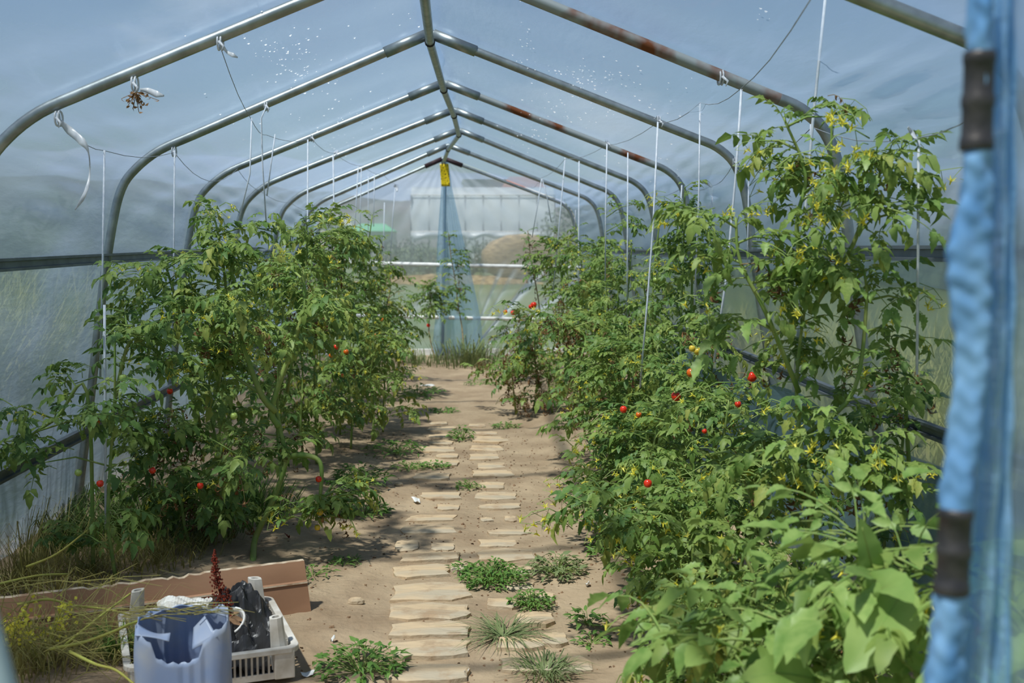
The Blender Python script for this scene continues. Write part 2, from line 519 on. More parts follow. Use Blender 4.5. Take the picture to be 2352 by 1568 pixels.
# ------------------------------------------------------------------ greenhouse frame
HY = [3.10, 4.57, 6.38, 8.34, 10.0, 11.75, 13.6, 15.4]
XR = [-.12, -.12, -.12, -.06, .015, .067, -.05, -.12]
RS = [-.06, -.10, -.02, .06, .09, .09, .09, -.03]
LS = [-.02, 0.0, 0.0, -.02, 0.0, .07, .08, .06]
ZR = [2.62, 2.63, 2.652, 2.655, 2.656, 2.656, 2.66, 2.64]
LT = [(-2.12, -0.05), (-2.02, 0.6), (-1.935, 1.2), (-1.865, 1.60), (-1.81, 1.80), (-1.73, 1.91), (-1.60, 2.01), (-1.42, 2.09)]
RT = [(1.95, -0.05), (1.86, 0.6), (1.775, 1.1), (1.70, 1.58), (1.66, 1.80), (1.60, 1.95), (1.50, 2.04), (1.38, 2.09)]
def hoop_side(i, left, off=0.0):
    T = LT if left else RT
    sh = LS[i] if left else RS[i]
    pts = [Vector((x + sh * min(1, z / 1.2 + 0.3), HY[i], z)) for x, z in T]
    s = -1 if left else 1
    if off:
        q = []
        for k, p in enumerate(pts):
            a = pts[min(k + 1, len(pts) - 1)] - pts[max(k - 1, 0)]
            n = Vector((s * a.z, 0, -s * a.x))
            q.append(p + n.normalized() * off)
        pts = q
    kn = catmull(pts, 4)
    rg = Vector((XR[i], HY[i], ZR[i] + off * 1.1))
    last = kn[-1]
    for k in range(1, 7):
        kn.append(last.lerp(rg, k / 6))
    return kn
frame = root('greenhouse_frame', (0, 0, 0), 'galvanised steel tube frame of the tunnel with hoops, ridge pipe and rails', 'frame')
for i in range(8):
    L, Rr = hoop_side(i, True), hoop_side(i, False)
    b = MB()
    r = 0.0245 if i < 7 else 0.02
    b.tube(L + Rr[::-1][1:], r, 12, 0, cap=True)
    if i in (1, 3):                       # rust on the right slope of two hoops
        nL = len(L) - 1
        nseg = len(L) + len(Rr) - 2
        for k in range(nseg):
            if nL <= k < nL + 7:
                for q in range(12):
                    b.m[k * 12 + q] = 1
    ho = b.obj('hoop', [M['steel'], M['steel_rust']], frame)
    b = MB()                              # ridge sleeve
    a, c = L[-1], (L[-2] - L[-1]).normalized()
    d = (Rr[-2] - Rr[-1]).normalized()
    ln = 0.27
    b.tube([a + c * ln, a + c * 0.02], 0.031, 12)
    b.tube([a + d * 0.02, a + d * ln], 0.031, 12)
    sl_ = b.obj('ridge_sleeve', M['steel'] if i < 7 else M['tape'], ho)
    b = MB()                              # clamp ring round the ridge pipe
    b.tube([Vector((XR[i], HY[i] - 0.05, ZR[i] - 0.055)), Vector((XR[i], HY[i] - 0.03, ZR[i] - 0.055))], 0.029, 12)
    b.obj('clamp', M['black_plastic'], ho)
ridge_pts = [Vector((XR[0], 1.2, ZR[0] - 0.05))] + [Vector((XR[i], HY[i], ZR[i] - 0.052)) for i in range(8)]
MB().tube(ridge_pts, 0.024, 12).obj('ridge_pipe', M['steel'], frame)
def rail(name, pts, h=0.055, t=0.03, s=1):
    """film-lock profile: a channel with two lips"""
    b = MB()
    prof = [(0, -h / 2), (t, -h / 2), (t, -h * 0.28), (t * 0.5, -h * 0.24), (t * 0.5, h * 0.24), (t, h * 0.28), (t, h / 2), (0, h / 2)]
    n = len(prof)
    vs, fs = [], []
    for p in pts:
        vs += [(p[0] + s * a, p[1], p[2] + c) for a, c in prof]
    for i in range(len(pts) - 1):
        for k in range(n):
            k2 = (k + 1) % n
            fs.append((i * n + k, i * n + k2, (i + 1) * n + k2, (i + 1) * n + k))
    b.add(vs, fs)
    return b.obj(name, M['alu'], frame, smooth=False)
LX = [-1.95, -1.95, -1.95, -1.95, -1.95, -1.93, -1.9, -1.88, -1.88]
lz = [1.40, 1.40, 1.41, 1.42, 1.43, 1.44, 1.44, 1.44, 1.44]
yy = [1.3] + HY
rail('side_rail', [(-1.90 + .0, y, z) for y, z in zip(yy, lz)], s=1)
rail('side_rail', [(1.66 + RS[max(0, k - 1)] * 0.8 + 0.05, y, z) for k, (y, z) in enumerate(zip(yy, [1.47, 1.47, 1.465, 1.44, 1.42, 1.42, 1.42, 1.42, 1.42]))], s=-1)
rail('ground_rail', [(-2.03, y, 0.47) for y in yy], h=0.06, s=1)
rail('ground_rail', [(1.72 + RS[max(0, k - 1)] * 0.5 + 0.05, y, 0.83 - 0.0 * k) for k, y in enumerate(yy)], h=0.05, s=-1)
# end wall: centre post, two pale rails, sill board
EY = 15.4
MB().tube([at(1022, 372, EY - .03), at(1020, 600, EY - .03), at(1016, 818, EY - .03)], 0.022, 10).obj('end_post', M['alu'], frame)
for (ya, yb, hh) in ((603, 617, 0.055), (724, 737, 0.05)):
    b = MB()
    A, B = at(650, ya - 3, EY - .05), at(1480, yb + 2, EY - .05)
    b.tube([A, B], hh / 2, 12)
    b.obj('cross_rail', M['white_rail'], frame)
b = MB()
b.box((-0.1, EY - 0.02, 0.035), (3.9, 0.05, 0.10))
b.obj('sill_board', M['white_rail'], frame, bevel=0.005, smooth=False)

# ------------------------------------------------------------------ polythene cover
def film_strip(name, side, t0, t1, material, label, nu=14, wr=0.010):
    """film between arc positions t0..t1 of the hoops, sagging a little between hoops"""
    prof = []
    YS = [1.2] + HY
    for i in range(8):
        prof.append(hoop_side(i, side, 0.034))
    first = [Vector((p.x, 1.2, p.z)) for p in prof[0]]
    prof = [first] + prof
    n = len(prof[0])
    k0, k1 = int(t0 * (n - 1)), int(round(t1 * (n - 1)))
    vs, fs = [], []
    rows = 0
    sub = 2
    cols = (k1 - k0) * sub + 1
    for j in range(8):
        steps = 14
        for u in range(steps + (1 if j == 7 else 0)):
            f = u / steps
            for q in range(cols):
                kk = k0 + q // sub
                g = (q % sub) / sub
                a = prof[j][kk].lerp(prof[j][min(kk + 1, n - 1)], g)
                c = prof[j + 1][kk].lerp(prof[j + 1][min(kk + 1, n - 1)], g)
                p = a.lerp(c, f)
                y = p.y
                wv = wr * math.sin(PI * f) * (math.sin(q * 1.1 + j * 2 + f * 5) + 1.5 * math.sin(q * 0.37 - f * 9 + j))
                sg = 0.03 * math.sin(PI * f)
                s = -1 if side else 1
                vs.append((p.x + (wv - sg) * s * 0.8, y, p.z + wv * 0.4 - sg * 0.4))
            rows += 1
    for i in range(rows - 1):
        for q in range(cols - 1):
            fs.append((i * cols + q, i * cols + q + 1, (i + 1) * cols + q + 1, (i + 1) * cols + q))
    b = MB().add(vs, fs)
    o = b.obj(name, material)
    at_ = o.data.attributes.new('milky', 'FLOAT', 'POINT')
    at_.data.foreach_set('value', np.array([min(1, max(0, (2.22 - p[2]) / 0.5)) for p in vs], dtype=np.float32))
    return tag(o, label, kind='structure')
n_ = len(hoop_side(0, True))
tw = 10.5 / (n_ - 1)
ceil_l = film_strip('ceiling_left', True, tw, 1, M['film_roof'], 'clear polythene roof, left slope')
ceil_r = film_strip('ceiling_right', False, tw, 1, M['film_roof'], 'clear polythene roof, right slope')
film_strip('wall_left', True, 0, tw, M['film_wall'], 'dusty polythene left side wall below the rail', wr=0.012)
M['film_wall_r'] = film('polythene_wall_clearer', haze=0.26, dust=0.22, dscale=2.5, scatter=0.5, tint=(0.88, 0.94, 0.95, 1), hazecol=(0.36, 0.45, 0.48, 1))
film_strip('wall_right', False, 0, tw, M['film_wall_r'], 'dusty polythene right side wall below the rail', wr=0.012)
# end wall film with fanned tension folds in its lower half
outl = [Vector((p.x, p.z)) for p in hoop_side(7, True)] + [Vector((p.x, p.z)) for p in hoop_side(7, False)[::-1][1:]]
def top_of(x):
    best = 0
    for a, c in zip(outl[:-1], outl[1:]):
        lo, hi = min(a.x, c.x), max(a.x, c.x)
        if lo <= x <= hi and hi - lo > 1e-6:
            best = max(best, a.y + (c.y - a.y) * (x - a.x) / (c.x - a.x))
    return best
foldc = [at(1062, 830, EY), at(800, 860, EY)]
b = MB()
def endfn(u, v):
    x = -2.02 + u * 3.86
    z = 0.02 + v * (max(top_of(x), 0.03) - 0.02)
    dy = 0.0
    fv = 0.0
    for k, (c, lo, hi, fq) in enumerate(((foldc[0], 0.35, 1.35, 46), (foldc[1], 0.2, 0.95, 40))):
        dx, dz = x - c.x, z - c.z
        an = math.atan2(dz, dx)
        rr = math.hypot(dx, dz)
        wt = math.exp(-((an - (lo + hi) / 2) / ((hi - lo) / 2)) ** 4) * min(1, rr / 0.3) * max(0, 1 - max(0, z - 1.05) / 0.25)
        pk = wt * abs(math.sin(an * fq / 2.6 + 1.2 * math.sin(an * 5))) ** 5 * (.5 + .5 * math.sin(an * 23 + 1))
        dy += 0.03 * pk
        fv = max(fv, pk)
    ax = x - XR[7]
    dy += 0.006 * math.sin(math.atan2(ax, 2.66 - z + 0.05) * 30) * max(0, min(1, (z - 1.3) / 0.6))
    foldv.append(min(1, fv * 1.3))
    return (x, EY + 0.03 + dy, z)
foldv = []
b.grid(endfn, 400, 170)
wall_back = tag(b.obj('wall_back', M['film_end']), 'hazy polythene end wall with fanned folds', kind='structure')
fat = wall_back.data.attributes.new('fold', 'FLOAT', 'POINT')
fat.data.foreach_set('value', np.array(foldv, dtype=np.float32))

# white flecks added to stand in for sun glints on the roof film
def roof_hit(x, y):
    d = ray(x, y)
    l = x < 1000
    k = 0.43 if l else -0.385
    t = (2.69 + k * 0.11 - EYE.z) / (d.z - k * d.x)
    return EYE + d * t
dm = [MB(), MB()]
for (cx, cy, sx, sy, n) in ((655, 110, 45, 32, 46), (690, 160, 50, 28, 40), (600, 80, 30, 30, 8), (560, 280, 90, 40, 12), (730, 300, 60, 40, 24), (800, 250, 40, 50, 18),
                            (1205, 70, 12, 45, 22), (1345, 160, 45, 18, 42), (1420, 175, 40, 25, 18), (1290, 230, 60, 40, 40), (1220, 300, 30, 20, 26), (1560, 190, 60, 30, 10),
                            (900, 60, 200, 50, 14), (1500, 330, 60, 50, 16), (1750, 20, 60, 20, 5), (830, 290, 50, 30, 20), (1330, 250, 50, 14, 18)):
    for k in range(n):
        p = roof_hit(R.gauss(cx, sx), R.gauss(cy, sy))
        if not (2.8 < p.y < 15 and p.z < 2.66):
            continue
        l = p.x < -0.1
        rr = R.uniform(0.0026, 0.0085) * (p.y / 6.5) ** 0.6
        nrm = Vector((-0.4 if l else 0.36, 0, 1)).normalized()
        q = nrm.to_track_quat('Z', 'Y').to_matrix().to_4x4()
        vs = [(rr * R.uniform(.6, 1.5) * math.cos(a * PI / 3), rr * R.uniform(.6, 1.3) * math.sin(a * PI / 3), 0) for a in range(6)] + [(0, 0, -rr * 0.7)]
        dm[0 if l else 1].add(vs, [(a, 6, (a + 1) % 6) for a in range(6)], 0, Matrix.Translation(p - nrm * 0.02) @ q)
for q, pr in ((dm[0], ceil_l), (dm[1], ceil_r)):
    tag(q.obj('glint_flecks', M['glint'], pr), kind='stuff')

# ------------------------------------------------------------------ paving stones (children of the floor)
stones = [(885,1085,1525,1565),(890,1090,1470,1512),(890,1085,1428,1466),(890,1087,1385,1426),(892,1087,1334,1376),(897,1040,1294,1324),(1032,1075,1290,1310),(912,1065,1268,1289),(985,1048,1244,1262),(905,965,1238,1262),(918,1050,1206,1224),
          (930,1052,1180,1196),(1000,1058,1157,1170),(962,1062,1127,1144),(945,1040,1085,1101),(958,1056,1054,1070),(1000,1056,1042,1052),(963,1047,1023,1037),(983,1045,1009,1018),(980,1040,994,1002),(978,1050,978,987),(985,1030,966,972),
          (1145,1362,1506,1546),(1135,1250,1462,1494),(1240,1305,1455,1484),(1180,1276,1404,1434),(1118,1195,1372,1396),(1190,1278,1360,1382),(1140,1228,1296,1318),(1094,1234,1258,1286),(1096,1192,1236,1254),(1115,1226,1216,1228),(1102,1134,1187,1196),(1158,1186,1184,1197),
          (1094,1200,1156,1169),(1088,1192,1127,1145),(1098,1162,1104,1120),(1082,1182,1079,1094),(1094,1162,1062,1076),(1074,1152,1041,1055),(1076,1158,1020,1034),(1082,1172,999,1014),(1078,1146,988,997),(1074,1118,970,977),(1160,1230,1330,1350)]
def stone_mesh(w_, d_, h_, seed):
    r = random.Random(seed)
    n = 14
    o = []
    for k in range(n):                   # rounded rectangle outline with a broken edge
        a = 2 * PI * (k + 0.5) / n
        c, s = math.cos(a), math.sin(a)
        q = max(abs(c), abs(s) * 1.0)
        e = 0.93
        o.append((0.5 * w_ * (c / q) * (e if abs(c) > abs(s) else 1) * r.uniform(.86, 1.05), 0.5 * d_ * (s / q) * r.uniform(.72, 1.06)))
    vs = [(x, y, -0.05) for x, y in o] + [(x, y, h_ * 0.72 + r.uniform(-.002, .002)) for x, y in o] + [(x * 0.93, y * 0.82, h_ + r.uniform(-.003, .003)) for x, y in o] + [(0, 0, h_ + .002)]
    fs = [(k, (k + 1) % n, n + (k + 1) % n, n + k) for k in range(n)] + [(n + k, n + (k + 1) % n, 2 * n + (k + 1) % n, 2 * n + k) for k in range(n)] + [(2 * n + k, 2 * n + (k + 1) % n, 3 * n) for k in range(n)]
    return MB().add(vs, fs).mesh('paving_stone', M['stone'], smooth=False)
for i, (x0, x1, y0, y1) in enumerate(stones):
    a, c = gr(x0, (y0 + y1) / 2), gr(x1, (y0 + y1) / 2)
    d_ = (gr(x0, y0) - gr(x0, y1)).y
    p = (a + c) / 2
    o = inst('paving_stone', stone_mesh((c - a).length, max(0.05, d_), 0.016 if i < 8 or 22 <= i < 28 else 0.009, i), floor, (p.x, p.y, soil_z(p.x, p.y) + 0.002), (R.uniform(-.02, .02), R.uniform(-.02, .02), R.uniform(-.05, .05)))

# ------------------------------------------------------------------ leaf library
def leaflet(Lf, Wd, n=6, fold=0.35, droop=0.35, serr=0.16, curl=0.0, seed=0):
    r = random.Random(seed)
    vs, fs = [], []
    for i in range(n + 1):
        t = i / n
        wd = Wd * 0.5 * (math.sin(PI * min(1, t ** 0.72 * 0.97 + 0.03)) ** 0.85 if 0 < i < n else 0.03)
        if 0 < i < n:
            wd *= 1 + (serr if i % 2 else -serr) + r.uniform(-.06, .06)
        x = Lf * t
        z = -droop * Lf * t * t
        if curl:
            an = curl * t
            x = Lf * math.sin(an) / max(curl, 1e-3)
            z = -Lf * (1 - math.cos(an)) / max(curl, 1e-3)
        fo = fold + r.uniform(-.1, .1)
        sw = -0.10 * Lf if (i % 2 and 0 < i < n) else 0
        vs += [(x + sw * 0.3, wd * math.cos(fo), z + wd * math.sin(fo)), (x, 0, z), (x + sw * 0.3, -wd * math.cos(fo), z + wd * math.sin(fo))]
    for i in range(n):
        a = 3 * i
        fs += [(a, a + 1, a + 4, a + 3), (a + 1, a + 2, a + 5, a + 4)]
    return vs, fs
def leaf_arrays(Lf=1.0, n=6, pairs=3, seed=0, wilt=0.0, dry=False, broad=False):
    """a compound tomato leaf along +x: rachis and toothed leaflets; returns verts, faces, mats(0 blade, 1 stalk)"""
    r = random.Random(seed)
    b = MB()
    up, dr = r.uniform(0.05, 0.35), r.uniform(0.3, 0.7) + wilt
    pos = lambda s: Vector((Lf * s * (1 - 0.25 * s * dr), Lf * 0.06 * math.sin(s * 3 + seed), Lf * (up * s - dr * 0.6 * s * s)))
    b.tube([pos(k / 4) for k in range(5)], [0.018 * Lf, 0.015 * Lf, 0.012 * Lf, 0.009 * Lf, 0.005 * Lf], 3, 1, cap=False)
    spots = [(1.0, 0, .42)]
    for k in range(pairs):
        s = 0.32 + 0.58 * k / max(1, pairs - 1) if pairs > 1 else 0.65
        for sd in (-1, 1):
            spots.append((s + r.uniform(-.03, .03), sd * r.uniform(0.75, 1.2), r.uniform(.26, .36) * (0.8 if k == 0 else 1)))
    if pairs > 2:
        for sd in (-1, 1):
            spots.append((0.5 + r.uniform(-.04, .04), sd * 1.3, .11))
    for q, (s, yaw, size) in enumerate(spots):
        p = pos(min(1, s))
        t = pos(min(1, s) + 0.01) - pos(min(1, s) - 0.01)
        pitch = -math.atan2(t.z, t.x)
        w_ = size * Lf * (0.62 if broad else 0.56) * (0.75 if dry else 1)
        v, f = leaflet(size * Lf, w_, n, fold=(r.uniform(.8, 1.3) if dry else r.uniform(.1, .5) + wilt * 0.6), droop=r.uniform(.15, .45), serr=(0.06 if broad else 0.17), curl=(r.uniform(1.5, 3) if dry else (wilt * 2.2 if wilt > .2 else 0)), seed=seed * 31 + q)
        Mx = Matrix.Translation(p) @ Euler((r.uniform(-.4, .4), pitch + r.uniform(-.1, .35) + wilt * 0.5, yaw), 'XYZ').to_matrix().to_4x4() @ Matrix.Translation((0.02 * Lf, 0, 0))
        b.add(v, f, 0, Mx)
    return np.concatenate(b.v), b.f, b.m
LEAF = {}
def leafset(key, blade, stalk, count, **kw):
    out = []
    for k in range(count):
        v, f, m = leaf_arrays(seed=hash_(key) + k, **kw)
        bb = MB().add(v, f, m)
        out.append((bb.mesh('leaf', [M[blade], M[stalk]], smooth=True), v, f, m))
    LEAF[key] = (out, blade, stalk)
def hash_(s):
    return sum(ord(c) * (i + 3) for i, c in enumerate(s)) % 9973
leafset('green', 'leaf', 'stem', 6, n=6)
leafset('dark', 'leaf_dark', 'stem', 4, n=6)
leafset('wilt', 'leaf', 'stem', 4, n=6, wilt=0.5)
leafset('yellow', 'leaf_yellow', 'stem', 3, n=6, wilt=0.25)
leafset('dry', 'leaf_dry', 'stem_dry', 3, n=5, wilt=0.9, dry=True)
leafset('near', 'leaf_broad', 'stem', 6, n=10, pairs=2, broad=False)
leafset('broad', 'leaf_broad', 'stem', 5, n=10, pairs=1, broad=True)
leafset('lo_green', 'leaf', 'stem', 4, n=4)
leafset('lo_dark', 'leaf_dark', 'stem', 3, n=4)
leafset('lo_yellow', 'leaf_yellow', 'stem', 2, n=4, wilt=0.3)
leafset('lo_dry', 'leaf_dry', 'stem_dry', 2, n=4, wilt=0.9, dry=True)

def flower_mesh(seed):
    r = random.Random(seed)
    b = MB()
    st = [Vector((0.0, 0, 0)), Vector((0.04, 0.005, 0.015)), Vector((0.08, -0.004, 0.005)), Vector((0.11, 0.0, -0.02))]
    b.tube(st, [0.0016, 0.0014, 0.0012, 0.0008], 3, 1, cap=False)
    for k in range(r.choice((3, 4, 5))):
        p = st[0].lerp(st[3], 0.3 + 0.7 * k / 4) + Vector((r.uniform(-.015, .015), r.uniform(-.03, .03), r.uniform(-.015, .012)))
        Mx = Matrix.Translation(p) @ Euler((r.uniform(-1, 1), PI + r.uniform(-.9, .9), r.uniform(0, 6))).to_matrix().to_4x4()
        for j in range(5):
            a = j * 2 * PI / 5
            c, s = math.cos(a), math.sin(a)
            c2, s2 = math.cos(a + .45), math.sin(a + .45)
            c3, s3 = math.cos(a - .45), math.sin(a - .45)
            b.add([(0, 0, .002), (.005 * c2, .005 * s2, 0), (.0125 * c, .0125 * s, -.005), (.005 * c3, .005 * s3, 0)], [(0, 1, 2), (0, 2, 3)], 0, Mx)
        b.tube([Mx @ Vector((0, 0, 0)), Mx @ Vector((0, 0, .012))], [.003, .0012], 4, 0, cap=False)
        b.tube([p, st[1 + k % 3]], 0.0008, 3, 1, cap=False)
    return b.mesh('flower_truss', [M['petal'], M['stem']], smooth=False)
FLOW = [flower_mesh(k) for k in range(4)]
def tomato_mesh(key):
    b = MB()
    prof = [(0, -.5), (.24, -.47), (.42, -.31), (.5, -.02), (.46, .26), (.3, .43), (.1, .455), (0, .43)]
    n = 14
    vs, fs = [], []
    for x, z in prof:
        vs += [(x * math.cos(2 * PI * k / n), x * math.sin(2 * PI * k / n), z * 0.98) for k in range(n)]
    for i in range(len(prof) - 1):
        for k in range(n):
            fs.append((i * n + k, i * n + (k + 1) % n, (i + 1) * n + (k + 1) % n, (i + 1) * n + k))
    return b.add(vs, fs).mesh('tomato', M[key])
TOM = {k: tomato_mesh(k) for k in ('red', 'orange', 'yellowfruit', 'greenfruit')}
b = MB()
for k in range(5):
    a = 2 * PI * k / 5
    c, s = math.cos(a), math.sin(a)
    b.add([(0, 0, .44), (.12 * math.cos(a + .7), .12 * math.sin(a + .7), .46), (.42 * c, .42 * s, .5), (.12 * math.cos(a - .7), .12 * math.sin(a - .7), .46)], [(0, 1, 2), (0, 2, 3)])
b.tube([(0, 0, .44), (.02, 0, .7), (.1, 0, .95)], .035, 4)
CALYX = b.mesh('calyx', M['stem'], smooth=False)

# ------------------------------------------------------------------ tomato plant builder
def lerp_path(path, t):
    x = t * (len(path) - 1)
    i = min(int(x), len(path) - 2)
    return path[i].lerp(path[i + 1], x - i), (path[i + 1] - path[i]).normalized()
def tomato_plant(label, stems, rad, n_leaf, n_fill, size, mix=None, flowers=6, toms=(), tmin=0.12, name='tomato_plant', cat='plant', group=None,
                 stem_r=0.009, taper=0.5, woody=False, branches=10, prof=None, seed=0, fillsize=None, bmin=None, leafkeys=None, stake=None):
    """stems: world polylines, the first one starts in the soil; leaves stand on side shoots up to rad(t) from a stem."""
    r = random.Random(seed * 77 + 5)
    base = Vector(stems[0][0])
    rt = root(name, base, label, cat, group)
    mix = mix or {'green': 6, 'dark': 2, 'wilt': 2, 'yellow': 1}
    keys = [k for k, n in mix.items() for _ in range(n)]
    prof = prof or (lambda t: 0.75 + 0.5 * math.sin(PI * min(1, t * 1.05)))
    S_ = [[p - base for p in catmull(q, 5)] for q in stems]
    for q in S_:
        n = len(q)
        MB().tube(q, [stem_r * (1 - taper * i / n) for i in range(n)], 7).obj('stem', M['stem_dry' if woody else 'stem'], rt)
    spots = []
    tm = tmin if hasattr(tmin, '__len__') else [tmin] * len(S_)
    for k in range(branches):
        q = S_[k % len(S_)]
        t0_ = tm[k % len(S_)]
        t = t0_ + (1 - t0_) * ((k + r.random()) / branches) * 0.97
        p, d = lerp_path(q, t)
        a = r.uniform(0, 2 * PI)
        ln = rad * prof(t) * r.uniform(0.55, 1.0)
        e = p + Vector((math.cos(a) * ln, math.sin(a) * ln, r.uniform(-.12, .45) * ln))
        mid = p.lerp(e, .5) + Vector((0, 0, .12 * ln))
        e.x = min(max(e.x, -1.82 - base.x), 1.52 - base.x)
        if e.z < 0.05: e.z = 0.05 + r.random() * 0.05
        bp_ = [p, mid, e]
        MB().tube(bp_, [stem_r * .5, stem_r * .4, stem_r * .22], 4, cap=False).obj('side_shoot', M['stem_dry' if woody else 'stem'], rt)
        for u in (0.35, 0.6, 0.8, 1.0):
            spots.append((lerp_path(bp_, u)[0], a, t))
    def pick():
        if branches and r.random() < 0.72:
            p, a, t = r.choice(spots)
            return p + Vector((r.gauss(0, .02), r.gauss(0, .02), r.gauss(0, .025))), a + r.uniform(-1.3, 1.3), t
        qi = r.randrange(len(S_))
        q = S_[qi]
        t = tm[qi] + (1 - tm[qi]) * r.random() ** 0.9
        p, d = lerp_path(q, t)
        return p, r.uniform(0, 2 * PI), t
    def pitch(t):
        return r.uniform(-.55, .45) if t < .93 else r.uniform(-1.1, -.1)
    for k in range(n_leaf):
        p, a, t = pick()
        s = size * r.uniform(.65, 1.15) * (1 if t < .85 else .72)
        key = r.choice(keys)
        inst('leaf', r.choice(LEAF[key][0])[0], rt, p, (r.uniform(-.35, .35), pitch(t), a), s)
    for qi, q in enumerate(S_):
        a0 = r.uniform(0, 6)
        for k in range(4):
            key = r.choice([x for x in keys if x != 'dry'] or keys)
            inst('leaf', r.choice(LEAF[key][0])[0], rt, lerp_path(q, 1 - .02 * k)[0], (r.uniform(-.3, .3), r.uniform(-1.1, -.1), a0 + k * 1.7), size * r.uniform(.4, .8))
    if n_fill:
        b = MB()
        tint = []
        mats = ['leaf', 'stem', 'leaf_dark', 'leaf_yellow', 'leaf_dry', 'stem_dry']
        for k in range(n_fill):
            p, a, t = pick()
            key = r.choice(keys)
            key = {'green': 'lo_green', 'near': 'lo_green', 'broad': 'lo_green', 'wilt': 'lo_green', 'dark': 'lo_dark', 'yellow': 'lo_yellow', 'dry': 'lo_dry'}[key]
            st, bl, sk = LEAF[key]
            me, v, f, m = r.choice(st)
            s = (fillsize or size) * r.uniform(.5, 1.05)
            Mx = Matrix.Translation(p) @ Euler((r.uniform(-.4, .4), pitch(t), a)).to_matrix().to_4x4() @ Matrix.Scale(s, 4)
            mi = [mats.index(bl) if q == 0 else mats.index(sk) for q in m]
            b.add(v, f, mi, Mx)
            tint += [r.random()] * len(v)
        tag(b.obj('foliage', [M[k] for k in mats], rt, tint=tint), kind='stuff')
    for k in range(int(flowers * 1.6)):
        p, a, t = pick()
        inst('flower_truss', r.choice(FLOW), rt, p + Vector((math.cos(a) * .05, math.sin(a) * .05, .02)), (0, r.uniform(-.4, .5), a), r.uniform(1.0, 1.7))
    for (px, py, Yd, dia, key) in toms:
        p = at(px, py, Yd) - base
        t = inst('tomato', TOM[key], rt, p, (r.uniform(-.4, .4), r.uniform(-.4, .4), r.uniform(0, 6)), dia)
        tag(t, {'red': 'ripe red tomato', 'orange': 'orange half ripe tomato', 'yellowfruit': 'yellow tomato', 'greenfruit': 'unripe green tomato'}[key])
        inst('calyx', CALYX, t, (0, 0, 0))
    if stake:
        MB().tube([p - base for p in stake], 0.006, 6).obj('stake', M['string'], rt)
    return rt
def up(px, Y, ztop, lean=(0, 0), wob=0.04, seed=0):
    """a stem rising from the soil at pixel column px (read at the horizon), depth Y"""
    r = random.Random(seed + int(px * 13 + Y * 7))
    x = wx(px, Y)
    return [Vector((x + lean[0] * k + r.uniform(-wob, wob) * (0 < k), Y + lean[1] * k + r.uniform(-wob, wob) * (0 < k), (soil_z(x, Y) if k == 0 else 0) + ztop * k)) for k in (0, .25, .5, .75, 1)]
def px_stem(Y, pts, base=None):
    """a stem through pixels (x, y[, depth shift])"""
    out = [at(p[0], p[1], Y + (p[2] if len(p) > 2 else 0)) for p in pts]
    return ([Vector(base)] if base else []) + out

FAR = {'green': 12, 'dark': 6, 'wilt': 2, 'yellow': 3, 'dry': 2}
DRYMIX = {'green': 4, 'dark': 3, 'yellow': 1, 'dry': 3}
GL, GRR = 'tomato plants of the left bed', 'tomato plants of the right bed'
# left bed
tomato_plant('small dark green tomato plant on a thin stake by the left wall, front left', [up(242, 5.0, 1.12), px_stem(5.0, [(200, 900), (130, 960), (60, 1010), (20, 1080)], gr(215, 1330)), px_stem(5.1, [(290, 800), (330, 780)], at(250, 1000, 5.1))], .26, 90, 108, .158, {'green': 3, 'dark': 6, 'wilt': 2}, flowers=3, branches=16, seed=1, group=GL, toms=[(222, 968, 4.85, .028, 'orange'), (283, 868, 4.9, .034, 'greenfruit'), (230, 1110, 4.8, .03, 'red'), (180, 1085, 4.8, .03, 'greenfruit')], stake=[at(243, 1215, 5.02), at(240, 700, 5.02)])
tomato_plant('tall yellow-flowered tomato plant whose blossoming tip leans on the second hoop', [up(480, 5.9, 1.45, (.02, 0)), px_stem(5.9, [(520, 700), (505, 560), (490, 490)], at(500, 900, 5.9)), px_stem(5.8, [(420, 760), (390, 640), (375, 600)], at(460, 980, 5.85))], .34, 150, 216, .158, {'green': 6, 'dark': 2, 'wilt': 2, 'yellow': 2}, flowers=26, branches=22, seed=2, group=GL, toms=[(390, 898, 5.5, .03, 'red'), (500, 1045, 5.5, .035, 'greenfruit')])
tomato_plant('tomato plant with a bare crooked trunk leaning over the path beside the brown board',
             [px_stem(5.45, [(585, 1240), (607, 1190), (640, 1115), (656, 1055), (643, 985), (632, 940), (600, 905), (545, 868), (520, 830)], gr(581, 1296)),
              px_stem(5.4, [(625, 935), (670, 800), (700, 700), (695, 620)], at(640, 980, 5.42)), px_stem(5.35, [(600, 905), (560, 800), (540, 740), (500, 700)], at(632, 945, 5.4)), px_stem(5.4, [(700, 1045), (735, 1062), (737, 1120), (726, 1195)], at(656, 1050, 5.45))],
             .3, 150, 198, .152, {'green': 5, 'dark': 3, 'wilt': 3, 'yellow': 2, 'dry': 1}, flowers=18, tmin=[.93, .5, .5, .8], branches=20, stem_r=.016, taper=.6, seed=3, group=GL,
             toms=[(732, 1100, 5.35, .03, 'red'), (717, 1168, 5.35, .032, 'greenfruit'), (735, 1176, 5.35, .032, 'yellowfruit'), (708, 1203, 5.35, .032, 'greenfruit'), (729, 1211, 5.35, .028, 'yellowfruit'), (747, 1166, 5.36, .026, 'greenfruit'), (537, 955, 5.2, .034, 'greenfruit')])
tomato_plant('low dense tomato bush at the foot of the left bed with browned lower leaves', [up(420, 5.5, .7), px_stem(5.4, [(520, 1100), (560, 1020)], gr(470, 1250)), px_stem(5.5, [(330, 1080), (300, 1000)], gr(400, 1240))], .34, 120, 216, .152, {'green': 5, 'dark': 5, 'wilt': 1, 'dry': 2}, flowers=8, branches=20, seed=4, group=GL, toms=[(460, 1115, 5.1, .03, 'red'), (350, 1080, 5.1, .03, 'red')])
